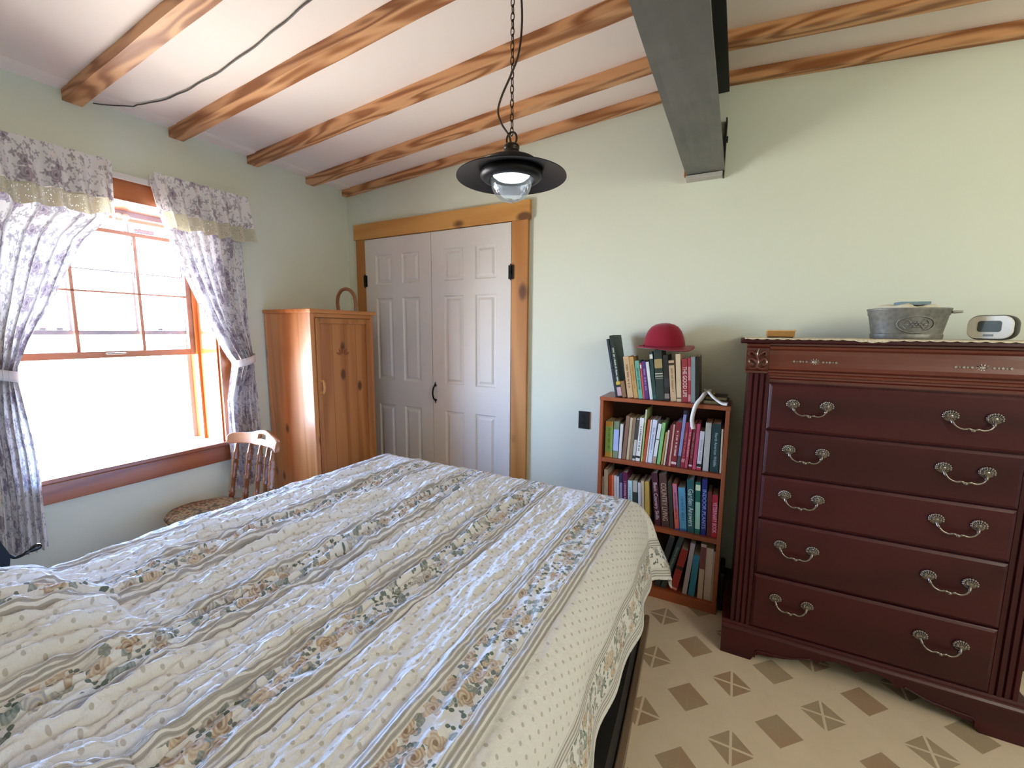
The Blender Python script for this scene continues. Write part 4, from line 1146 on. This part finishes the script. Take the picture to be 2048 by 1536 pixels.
o = gridmesh('lace_runner', P, UV, n.m, None, (.49, 2.2, 1.377), solid=.0012)
tag(o, 'cream lace runner covering the top of the dark chest', 'table runner')
TZ = 1.3795
# small wooden box
root = empty('wooden_box', (.158, 2.14, TZ), 'small tan wooden box on the left end of the dark chest top', 'box')
bm = bmesh.new(); box(bm, .108, 2.10, TZ+.004, .206, 2.18, TZ+.026, .002); obj('body', bm, plain('#a8783c', .5, var=.2, scale=60), root)
bm = bmesh.new(); box(bm, .104, 2.096, TZ+.026, .210, 2.184, TZ+.032, .002); obj('lid', bm, plain('#c9a878', .5), root)
bm = bmesh.new(); box(bm, .112, 2.104, TZ, .202, 2.176, TZ+.004); obj('base', bm, plain('#3a261a', .6), root)

# galvanised tub
TX, TY = .577, 2.20
root = empty('metal_tub', (TX, TY, TZ), 'oval grey galvanised metal tub on the lace runner', 'tub')
n = N('galvanised'); v = n.coord('Object')
vo = n.node('ShaderNodeTexVoronoi'); n.put(vo.inputs['Vector'], v); vo.inputs['Scale'].default_value = 60
a = n.noise(v, 18, 5, .6)
n.set(Base_Color=n.mix(n.math('ADD', n.math('MULTIPLY', a, .7), n.math('MULTIPLY', vo.outputs['Distance'], .4)), lin('#5c5c5a'), lin('#a3a4a2')), Metallic=.65, Roughness=n.math('MULTIPLY_ADD', a, .3, .35)); n.bump(a, .15, .004)
GALV = n.m
bm = bmesh.new()
lathe(bm, [(0, TZ+.003), (.103, TZ+.003), (.106, TZ), (.108, TZ+.004), (.109, TZ+.018), (.106, TZ+.021), (.118, TZ+.088), (.121, TZ+.092), (.123, TZ+.108), (.1255, TZ+.111), (.126, TZ+.115), (.1235, TZ+.117), (.120, TZ+.113), (.104, TZ+.012), (0, TZ+.010)], (TX, TY, 0), seg=56, sy=.72)
obj('body', bm, GALV, root); angle_smooth(root.children[0], 40)
bm = bmesh.new()
def tubpt(a, z):  # front surface point of the flared tub
    r = .1075+.0105*(z-.02)/.068
    return (TX+r*math.cos(a), TY+r*.72*math.sin(a)-.0012, TZ+z)
loop = []
for i in range(40):
    th = 2*PI*i/40
    loop.append(tubpt(-PI/2+.5*math.cos(th)+.06, .055+.031*math.sin(th)))
tube(bm, loop, .0032, 6, closed=True)
ac = -PI/2+.06
for k in range(6):
    t_ = 2*PI*k/6
    ellipsoid(bm, tubpt(ac+.085*math.cos(t_), .055+.0085*math.sin(t_)), .0048, .003, .0038, 8, 5)
ellipsoid(bm, tubpt(ac, .055), .004, .004, .004, 8, 5)
for s in (-1, 1):
    for q in (-1, 1):
        pts = [tubpt(ac+s*(.13+.22*t_), .055+q*(.004+.013*math.sin(t_*PI))) for t_ in [i/7 for i in range(8)]]
        tube(bm, smoothpts(pts, 3), .0022, 6)
    ellipsoid(bm, tubpt(ac+s*.24, .055), .007, .0025, .004, 8, 5)
obj('embossed_oval', bm, GALV, root, True)
bm = bmesh.new()
box(bm, TX+.118, TY-.03, TZ+.098, TX+.148, TY+.03, TZ+.107, .003)
obj('handle', bm, GALV, root)
bm = bmesh.new()
b = bmesh.new(); rings = []
for k, z in ((1.0, .104), (.97, .118), (.8, .126), (.5, .128), (.2, .127)):
    rings.append([b.verts.new((TX+.108*k*math.cos(a)*(1+.05*math.sin(a*3)), TY+.072*k*math.sin(a), TZ+z+.005*math.sin(a*4+k*5)+.004*math.cos(a*7))) for a in [2*PI*i/36 for i in range(36)]])
for p, q in zip(rings, rings[1:]):
    for i in range(36): b.faces.new((p[i], p[(i+1) % 36], q[(i+1) % 36], q[i]))
b.faces.new(rings[-1]); b.faces.new(rings[0][::-1]); merge(bm, b)
tag(obj('folded_cloth', bm, plain('#dfdccb', .9), None, True), 'white cloth heaped inside the galvanised tub', 'cloth')
bm = bmesh.new(); M = Matrix.Translation((TX+.008, TY-.005, TZ+.134)) @ Matrix.Rotation(R(6), 4, 'Z')
b = bmesh.new(); box(b, -.046, -.03, -.005, .046, .03, .008, .002); merge(bm, b, M)
o = obj('blue_packet', bm, plain('#6f8a98', .5, var=.25, scale=80)); tag(o, 'small blue grey packet lying on the white cloth in the tub', 'packet')

# alarm clock
root = empty('alarm_clock', (.822, 2.20, TZ), 'white faced black digital alarm clock at the right of the chest top', 'clock')
RM = Matrix.Translation((.822, 2.20, TZ)) @ Matrix.Rotation(R(-42), 4, 'Z')
def rrect(w_, h_, r_, n_=8):
    pts = []
    for cx, cz, a0 in ((w_-r_, h_-r_, 0), (-w_+r_, h_-r_, 90), (-w_+r_, -h_+r_, 180), (w_-r_, -h_+r_, 270)):
        for i in range(n_+1):
            a = R(a0+90*i/n_); pts.append((cx+r_*math.cos(a), cz+r_*math.sin(a)))
    return pts
def loft(bm, secs):
    b = bmesh.new(); rr = []
    for w_, h_, r_, y, zc in secs: rr.append([b.verts.new((x, y, z+zc)) for x, z in rrect(w_, h_, r_)])
    for p, q in zip(rr, rr[1:]):
        for i in range(len(p)): b.faces.new((p[i], p[(i+1) % len(p)], q[(i+1) % len(p)], q[i]))
    b.faces.new(rr[0][::-1]); b.faces.new(rr[-1]); bmesh.ops.recalc_face_normals(b, faces=b.faces)
    merge(bm, b, RM)
bm = bmesh.new(); loft(bm, [(.062, .042, .03, -.028, .0455), (.064, .0445, .032, -.02, .0455), (.062, .043, .032, .01, .045), (.05, .036, .028, .04, .040), (.04, .03, .024, .046, .037)])
obj('body', bm, plain('#16171a', .35), root, False); angle_smooth(root.children[-1], 40)
bm = bmesh.new(); loft(bm, [(.0595, .0395, .029, -.034, .0455), (.061, .041, .03, -.0275, .0455)]); fc = obj('face', bm, plain('#eceae2', .35), root)
bm = bmesh.new(); loft(bm, [(.031, .019, .008, -.0352, .049), (.032, .020, .009, -.0338, .049)]); obj('screen', bm, plain('#4c5650', .15), fc)
bm = bmesh.new(); loft(bm, [(.013, .0038, .002, -.0362, .017), (.013, .0038, .002, -.0338, .017)]); obj('button', bm, plain('#8a8a82', .4), fc)

# black case squeezed between bookcase and chest
root = empty('black_case', (.006, 2.33, 0), 'narrow black case standing between the bookcase and the dark chest', 'case')
bm = bmesh.new(); box(bm, -.003, 2.262, 0.0, .017, 2.425, .178, .004); obj('body', bm, plain('#0e0e10', .5), root)
bm = bmesh.new(); box(bm, -.004, 2.260, .179, .018, 2.426, .205, .004); obj('lid', bm, plain('#121214', .5), root)
# ------------------------------------------------------------------ bookcase and books
kx0, kx1, ky0, ky1 = -.632, -.009, 2.214, 2.434
root = empty('bookcase', ((kx0+kx1)/2, 2.32, 0), 'low reddish wooden bookcase of three shelves packed with books', 'bookcase')
obj('side_panel', B(kx0, ky0, 0, kx0+.019, ky1, 1.034, .002), SHELFV, root)
obj('side_panel', B(kx1-.019, ky0, 0, kx1, ky1, 1.034, .002), SHELFV, root)
obj('top_board', B(kx0-.002, ky0-.002, 1.034, kx1+.002, ky1, 1.0535, .002), SHELFW, root)
for z0, z1 in ((.699, .721), (.3675, .3895), (.035, .053)):
    obj('shelf', B(kx0+.019, ky0+.001, z0, kx1-.019, ky1-.008, z1, .002), SHELFW, root)
obj('kick_board', B(kx0+.019, ky0+.003, -.0, kx1-.019, ky0+.02, .035, .001), SHELFW, root)
obj('back_panel', B(kx0+.015, ky1-.008, 0, kx1-.015, ky1, 1.034), plain('#4a2a1c', .7), root)
INK = {}
def ink(c):
    if c not in INK: INK[c] = plain(c, .6, var=.02)
    return INK[c]
GRP = {'top': 'books on the bookcase top', 'up': 'books on the upper shelf', 'mid': 'books on the middle shelf', 'low': 'books on the bottom shelf'}
rnd = random.Random(11)
for row, zs, yp, L in BOOKS:
    lo_, hi_ = kx0+.0205, kx1-.0205
    Q = []
    for (x0, wd, h, sl, col, dep, dec, lab) in L:
        if row != 'top': wd *= .95
        th = math.atan(sl)
        if row != 'top':
            x0 = min(max(x0, lo_), hi_-wd)
            if th < 0: th = -math.asin(min(-math.sin(th), max(0, x0-lo_)/h))
            if th > 0: th = math.asin(min(math.sin(th), max(0, hi_-x0-wd)/h))
        Q.append([x0, wd, h, th, col, dep, dec, lab])
    for a_, c_ in zip(Q, Q[1:]):
        m_ = min(a_[2], c_[2]); rp = a_[0]+a_[1]/math.cos(a_[3])+.0006
        c_[0] = max(c_[0], rp)
        if c_[0]+m_*math.sin(c_[3]) < rp+m_*math.sin(a_[3]) and c_[3] < 0: c_[3] = math.asin(max(-1, (rp+m_*math.sin(a_[3])-c_[0])/m_))
    for a_, c_ in reversed(list(zip(Q, Q[1:]))):
        m_ = min(a_[2], c_[2]); rp = a_[0]+a_[1]/math.cos(a_[3])+.0006
        if rp+m_*math.sin(a_[3]) > c_[0]+m_*math.sin(c_[3]): a_[3] = math.asin((c_[0]+m_*math.sin(c_[3])-rp)/m_)
    for (x0, wd, h, th, col, dep, dec, lab) in Q:
        bm = bmesh.new()
        ct = min(.0022, wd*.16)
        box(bm, 0, 0, 0, wd, .003, h, min(.0012, wd*.1)); box(bm, 0, .001, 0, ct, dep, h, .0004); box(bm, wd-ct, .001, 0, wd, dep, h, .0004)
        rough = rnd.choice((.35, .5, .6))
        bk = obj('book', bm, plain(col, rough, var=.1, scale=40), None, origin=(0, 0, 0))
        pb = obj('page_block', B(ct, .003, .003, wd-ct, dep-.003, h-.003), PAPER, bk, origin=(0, 0, 0))
        k = 0
        for d in dec:
            if d[0] == 'b':
                bm = bmesh.new(); box(bm, .0004, -.0004, h*d[1], wd-.0004, .0004, h*d[2])
                obj('spine_band', bm, ink(d[3]), bk)
            elif d[0] == 't' and d[1] != '%':
                s = d[1]; c = ink(d[2]); sz = min(wd*1.0, h*1.75/len(s))
                M = Matrix.Translation((wd/2, -.0006, h*.47)) @ Matrix.Rotation(R(90), 4, 'Y') @ Matrix.Rotation(R(90), 4, 'X')
                o = text('spine_title', s, sz, c, M, bk)
                ext = max(v.co.z for v in o.data.vertices)-min(v.co.z for v in o.data.vertices)
                want = h*(.70 if len(s) > 12 else .6); q = want/ext; q = min(max(q, .7), 1.6)
                zc = h*.47
                for v in o.data.vertices: v.co.z = zc+(v.co.z-zc)*q
            elif d[0] in ('d', 't'):
                c = ink(d[1] if d[0] == 'd' else d[2]); bm = bmesh.new()
                z = h*.24
                while z < h*.8:
                    l = rnd.uniform(.0015, .004)
                    if rnd.random() < .82: box(bm, wd*(.34+rnd.uniform(-.03, .03)), -.0004, z, wd*(.66+rnd.uniform(-.05, .05)), .0004, z+l)
                    z += l+rnd.uniform(.0012, .0022)
                obj('spine_lettering', bm, c, bk)
        # lean about the lower corner that carries it
        bk.rotation_euler = (0, th, 0)
        lift = wd*math.sin(th) if th > 0 else 0.0
        bk.location = (x0+(wd-wd*math.cos(th) if th > 0 else 0), yp+rnd.uniform(0, .004), zs+.0004+lift)
        tag(bk, lab, 'book', GRP[row])

# flat stack with ribbon at the right of the bookcase top
for i, (x0, x1, y0, y1, z0, z1, c, lab) in enumerate(((-.132, -.018, 2.245, 2.395, 1.0539, 1.0725, '#1a1715', 'black book lying flat on the bookcase top under the ribbon'),
                                  (-.122, -.026, 2.262, 2.39, 1.0729, 1.0895, '#2c261f', 'upper dark book of the flat pair, with worn gilt edge'))):
    bm = bmesh.new(); box(bm, x0, y0, z0, x1, y1, z0+.002, .0005); box(bm, x0, y0, z1-.002, x1, y1, z1, .0005); box(bm, x0, y0, z0, x0+.002, y1, z1, .0005)
    bk = obj('book', bm, plain(c, .5), None); tag(bk, lab, 'book', 'flat books on the bookcase top')
    bm = bmesh.new(); box(bm, x0+.002, y0+.003, z0+.002, x1-.003, y1-.003, z1-.002); obj('page_block', bm, plain('#8a7a50', .5, .3), bk)
def strip(pts, wd, nrm=None):
    pts = smoothpts(pts, 6); n_ = len(pts)
    P = np.zeros((n_, 2, 3))
    for i, p in enumerate(pts):
        d = (pts[min(n_-1, i+1)]-pts[max(0, i-1)]).normalized()
        s = d.cross(Vector(nrm)).normalized()*wd/2
        P[i, 0] = p-s; P[i, 1] = p+s
    return P
Pa = strip([(-.10, 2.33, 1.114), (-.112, 2.28, 1.108), (-.124, 2.243, 1.104), (-.138, 2.218, 1.082), (-.155, 2.203, 1.058), (-.166, 2.200, 1.02), (-.171, 2.201, .98), (-.168, 2.202, .955), (-.163, 2.203, .932)], .019, (.1, -.97, .25))
Pb = strip([(-.13, 2.33, 1.118), (-.124, 2.285, 1.116), (-.108, 2.252, 1.112), (-.088, 2.230, 1.094), (-.065, 2.222, 1.077), (-.045, 2.210, 1.067), (-.024, 2.204, 1.066)], .014, (.1, -.9, .45))
root = empty('ribbon', (-.115, 2.25, 1.054), 'white ribbon trailing from the flat books over the bookcase front', 'ribbon')
RIB = plain('#f0eeec', .5, var=.03)
gridmesh('ribbon_tail', Pa, None, RIB, root, solid=.0008); gridmesh('ribbon_tail', Pb, None, RIB, root, solid=.0008)
bm = bmesh.new()
for p in ((-.118, 2.30, 1.101), (-.1, 2.31, 1.101), (-.086, 2.30, 1.0985), (-.11, 2.288, 1.098)): ellipsoid(bm, p, .008, .006, .006, 10, 6)
obj('ribbon_knot', bm, plain('#b8a470', .4, .5), root, True)

# red felt hat on the books
n = N('red_felt'); v = n.coord('Object'); a = n.noise(v, 220, 3)
n.set(Base_Color=n.mix(a, lin('#7e0a26'), lin('#96102f')), Roughness=.95, Sheen_Weight=.4, Sheen_Roughness=.4); n.bump(a, .25, .002)
hx, hy, hz = -.336, 2.318, 1.309
root = empty('felt_hat', (hx, hy, hz), 'red felt hat with rounded crown resting on the top row of books', 'hat')
m = 64
def hat_rings(spec):
    P = []
    for r_, z, wv in spec:
        P.append([(hx+r_*math.cos(2*PI*i/m), hy+r_*(.80 if r_ > .11 else .86)*math.sin(2*PI*i/m), hz+z+wv*(math.sin(2*(2*PI*i/m)+.5)+.35*math.sin(3*(2*PI*i/m)))) for i in range(m)])
    return np.array(P)
o = gridmesh('crown', hat_rings([(.100, .010, 0), (.102, .02, 0), (.099, .04, 0), (.093, .065, 0), (.082, .092, 0), (.066, .114, 0), (.045, .127, 0), (.022, .133, 0), (.002, .1345, 0)]), None, n.m, root, closed_u=True, solid=.003)
gridmesh('brim', hat_rings([(.099, .013, 0), (.104, .008, .001), (.118, .005, .004), (.134, .005, .008), (.147, .008, .011)]), None, n.m, root, closed_u=True, solid=.003)
bm = bmesh.new(); box(bm, hx-.118, hy-.05, hz+.017, hx-.094, hy-.01, hz+.023, .002)
obj('band_bow', bm, n.m, root)

# ------------------------------------------------------------------ bed
root = empty('bed', (-1.13, .9, 0), 'double bed frame under the striped floral bedspread', 'bed')
bm = bmesh.new(); box(bm, -1.80, -.12, .34, -.45, 1.86, .60, .05, 3); obj('mattress', bm, plain('#cfc9bd', .9), root)
bm = bmesh.new(); box(bm, -1.80, -.12, .08, -.42, 1.87, .338, .01); prism(bm, [(-.41, -.1), (-.19, -.1), (-.262, 1.25), (-.312, 1.95), (-.41, 1.95)], 2, .004, .19); obj('box_base_shade', bm, plain('#141214', .8), root)  # box spring, plus black block standing in for the shade under the bed
RAILM = wood('bed_rail_wood', '#86705c', '#6c5848', axis=1, rings=5, low=3, rough=.4)
bm = bmesh.new(); b = bmesh.new()
vs = [(-.186, -.1), (-.162, -.1), (-.234, 1.25), (-.286, 1.97), (-.308, 1.97), (-.258, 1.25)]
prism(bm, vs, 2, 0.0, .06, .004); obj('base_plinth', bm, RAILM, root)
bm = bmesh.new(); prism(bm, [(-1.83, -.1), (-1.785, -.1), (-1.785, 1.86), (-1.83, 1.86)], 2, 0, .08); obj('base_plinth', bm, RAILM, root)
bm = bmesh.new(); prism(bm, [(-1.83, 1.862), (-.43, 1.862), (-.43, 1.9), (-1.83, 1.9)], 2, 0, .08); obj('foot_rail', bm, RAILM, root)
for x in (-1.78, -.47):
    for y in (-.08, 1.8): obj('leg', B(x, y, 0, x+.05, y+.05, .079), RAILM, root)

# bedspread: profile across (arc length), drops on both sides and over the foot
U0 = -.375
prof_r = [(0, 0), (.03, -.004), (.065, -.022), (.092, -.052), (.108, -.09), (.117, -.135), (.125, -.19), (.136, -.25), (.147, -.31), (.157, -.37)]
pp = np.array(smoothpts([(a, b_, 0) for a, b_ in prof_r], 10))[:, :2]
al = np.concatenate([[0], np.cumsum(np.hypot(*np.diff(pp, axis=0).T))])
def prof(d):
    return np.interp(d, al, pp[:, 0]), np.interp(d, al, pp[:, 1])
UE = -.405                    # where the top starts to roll over on the right
VE = 1.845                    # ... and over the foot
UL = -1.83                    # left
drop = .40
nu, nv = 420, 440
us = np.concatenate([np.linspace(UL-.30, UL, 40)[:-1], np.linspace(UL, UE, 500), np.linspace(UE, UE+drop, 83)[1:]])
vs_ = np.concatenate([np.linspace(-.14, VE, 430), np.linspace(VE, VE+drop-.06, 81)[1:]])
nu, nv = len(us), len(vs_)
Ug, Vg = np.meshgrid(us, vs_)
du = np.maximum(0, Ug-UE); dl_ = np.maximum(0, UL-Ug); dv = np.maximum(0, Vg-VE)
side = np.where(du > 0, du, dl_); sgn = np.where(du > 0, 1.0, -1.0)
rr_ = np.hypot(side, dv)
phi = np.arctan2(dv, side)
cor = np.sin(2*phi)*(side > 0)*(dv > 0)
hor, zz = prof(np.minimum(rr_, al[-1])); over = np.maximum(0, rr_-al[-1])
zz = zz-over*.97; hor = hor+over*.10+cor*np.clip(rr_-.06, 0, 1)*.30*(1+.35*np.sin(phi*7+.6))
cs = np.where(rr_ > 1e-9, side/np.maximum(rr_, 1e-9), 0); sn = np.where(rr_ > 1e-9, dv/np.maximum(rr_, 1e-9), 0)
fold = .014*np.clip((rr_-.12)/.25, 0, 1)
Xb = np.clip(Ug, UL, UE)+sgn*hor*cs
Yb = np.minimum(Vg, VE)+hor*sn
Zb = .652+zz
# gentle scallops down the side drop and a wavering hem
sd = np.clip((side-.12)/.25, 0, 1)*(dv == 0)
Xb += sgn*sd*(.012*np.sin(Yb*9.0+1)+.007*np.sin(Yb*21+2))
fd = np.clip((dv-.12)/.25, 0, 1)*(side == 0)
Yb += fd*.012*np.sin(Xb*11)
Zb += -.012*np.clip(side/drop, 0, 1)**2*np.sin(Yb*7+.4)*(dv == 0)
# pillow under the spread, towards the head on the window side
def bumpf(x, a, b_, s0, s1):
    f = lambda t: np.clip(t, 0, 1)**2*(3-2*np.clip(t, 0, 1))
    return f((x-a)/s0)*f((b_-x)/s1)
py = .43+.03*np.sin(Xb*4)
pil = bumpf(Xb, -1.90, -1.08, .10, .42)*np.clip((py-Yb)/.16, 0, 1)**.55*np.clip((Yb+.25)/.3, 0, 1)
Zb += .105*pil*(side == 0)
pil2 = bumpf(Xb, -1.1, -.45, .25, .2)*np.clip((.26-Yb)/.2, 0, 1)**.6*np.clip((Yb+.25)/.3, 0, 1)
Zb += .09*pil2*(side == 0)
P = np.stack([Xb, Yb, Zb], -1)
# normals
tu = np.gradient(P, axis=1); tv = np.gradient(P, axis=0)
nr = np.cross(tu, tv); nr /= np.maximum(np.linalg.norm(nr, axis=-1, keepdims=True), 1e-9)
if nr[100, 200, 2] < 0: nr = -nr
W_ = U0-Ug                                     # pattern coordinate, 0 at the outer stripe edge
mess = np.clip((-.55-Xb)/.5, 0, 1)*.75+.25
head = np.clip((1.0-Yb)/.7, 0, 1)
top = np.clip(1-rr_/.12, 0, 1)
rdg = lambda n_: 1-np.abs(2*n_)*1.6
h = .020*fbm(Ug/.055, Vg/.5, 1)*mess*2+.019*fbm(Ug/.024, Vg/.13, 4)*mess*2+.010*fbm(Ug/.017, Vg/.034, 7)*(.6+1.4*mess)
h += .011*fbm(Ug/.0125, Vg/.055, 17)*mess*2
h += .016*np.clip(rdg(fbm(Ug/.075+.4*Vg, Vg/.9, 31, 2)), 0, 1)**3*mess
h += (.014*fbm(Ug/.10+Vg*2.5, Vg/.16-Ug*1.0, 9)*2+.016*fbm(Ug/.034, Vg/.06, 13)*2)*head*np.clip((-.5-Xb)/.5, 0, 1)
# quilted channels: long stitched lines with puffed rows between
q = (W_+.005*np.sin(Vg*5+np.floor(W_/.178)))/.178
fr = np.abs(q-np.round(q))*.178
h += (-.011*np.exp(-(fr/.006)**2)+.006*np.exp(-((fr-.022)/.016)**2))*(.4+.6*mess)
h = h*(.35+.65*np.clip((VE-.02-Vg)/.22, 0, 1))*(.55+.45*np.clip((Ug-UL)/.15, 0, 1))*(top*.9+.1)+.0016*fbm(Ug/.03, Vg/.03, 21)
P = P+nr*h[..., None]
UV = np.stack([W_, Vg], -1)
n = N('striped_floral_bedspread')
uv = n.node('ShaderNodeUVMap').outputs[0]
sp = n.node('ShaderNodeSeparateXYZ'); n.put(sp.inputs[0], uv)
w_ = n.math('FLOORED_MODULO', sp.outputs[0], .355); vv = sp.outputs[1]
wob = n.math('MULTIPLY', n.math('SUBTRACT', n.noise(uv, 6, 2), .5), .006)
w_ = n.math('ADD', w_, wob)
cream = n.mix(n.noise(uv, 14, 3), lin('#e2e4e7'), lin('#ecedef'))
def band(c, hw): return n.step(n.math('ABSOLUTE', n.math('SUBTRACT', w_, c)), hw+.001, hw-.001)
s1 = n.math('ADD', band(.0175, .0175), band(.1525, .0175), clamp=True)
ln = n.math('FRACT', n.math('MULTIPLY', n.math('ADD', w_, .0024), 1/.01125))
ln = n.step(n.math('ABSOLUTE', n.math('SUBTRACT', ln, .5)), .36, .28)
thin = n.step(n.math('ABSOLUTE', n.math('SUBTRACT', n.math('FRACT', n.math('MULTIPLY', n.math('ADD', w_, .0024), 1/.01125)), .5)), .10, .05)
stc = n.mix(thin, lin('#857c76'), lin('#5d5552'))
col = n.mix(n.math('MULTIPLY', n.math('MULTIPLY', s1, ln), .62), cream, stc)
# dots between the bands
row_ = n.math('FLOOR', n.math('MULTIPLY', vv, 1/.029))
offs = n.math('MULTIPLY', n.math('FLOORED_MODULO', row_, 2.0), .5)
dx = n.math('SUBTRACT', n.math('FRACT', n.math('ADD', n.math('MULTIPLY', n.math('SUBTRACT', w_, .17), 1/.0262), offs)), .5)
dy = n.math('SUBTRACT', n.math('FRACT', n.math('MULTIPLY', vv, 1/.029)), .5)
dd = n.math('ADD', n.math('POWER', n.math('MULTIPLY', dx, 1/.17), 2.0), n.math('POWER', n.math('MULTIPLY', dy, 1/.14), 2.0))
dot = n.math('MULTIPLY', n.step(dd, 1.2, .7), band(.2625, .083))
col = n.mix(n.math('MULTIPLY', dot, .5), col, lin('#958a76'))
# floral band
fb = band(.085, .047)
m3, rg3, ht3, rc3, ra3 = floral(n, uv, 42, 2.0, .27, 2, .24)
m1, rg, ht, rc, ra = floral(n, uv, 19, 6.0, .40, 5, .10, .75)
m2, rg2, ht2, rc2, ra2 = floral(n, uv, 21, 11.0, .30, 2, .2, .9)
lf = n.mix(n.step(ra3, .45, .55), lin('#6e7a78'), lin('#54685f'))
fc = n.mix(n.math('MULTIPLY', m3, n.step(rc3, .35, .4)), cream, lf)
fc = n.mix(n.math('MULTIPLY', n.math('MULTIPLY', m2, n.step(rc2, .3, .35)), .8), fc, n.mix(rg2, lin('#4f6a68'), lin('#8a9290')))
ros = n.mix(n.step(ra, .3, .4), lin('#a4a8b4'), lin('#c4ae9c'))
ros = n.mix(n.step(ra, .66, .72), ros, lin('#b09480'))
ros = n.mix(n.math('MULTIPLY', rg, .75), ros, lin('#ddd5c6'))
ros = n.mix(n.math('MULTIPLY', ht, .8), ros, lin('#7c5a40'))
fc = n.mix(n.math('MULTIPLY', m1, n.step(rc, .22, .26)), fc, ros)
col = n.mix(n.math('MULTIPLY', fb, .92), col, fc)
n.set(Base_Color=col, Roughness=.92, Specular_IOR_Level=.15, Sheen_Weight=.15)
wv = n.noise(uv, 260, 3, .6); pk = n.noise(n.node('ShaderNodeUVMap').outputs[0], 60, 4, .6)
n.bump(n.math('ADD', n.math('MULTIPLY', wv, .25), pk), .8, .008)
o = gridmesh('bedspread', P, UV, n.m, None, (-1.13, .9, .26), solid=.004, offset=-1)
tag(o, 'cream quilted bedspread with grey stripes and floral bands, draped over the bed', 'bedspread')
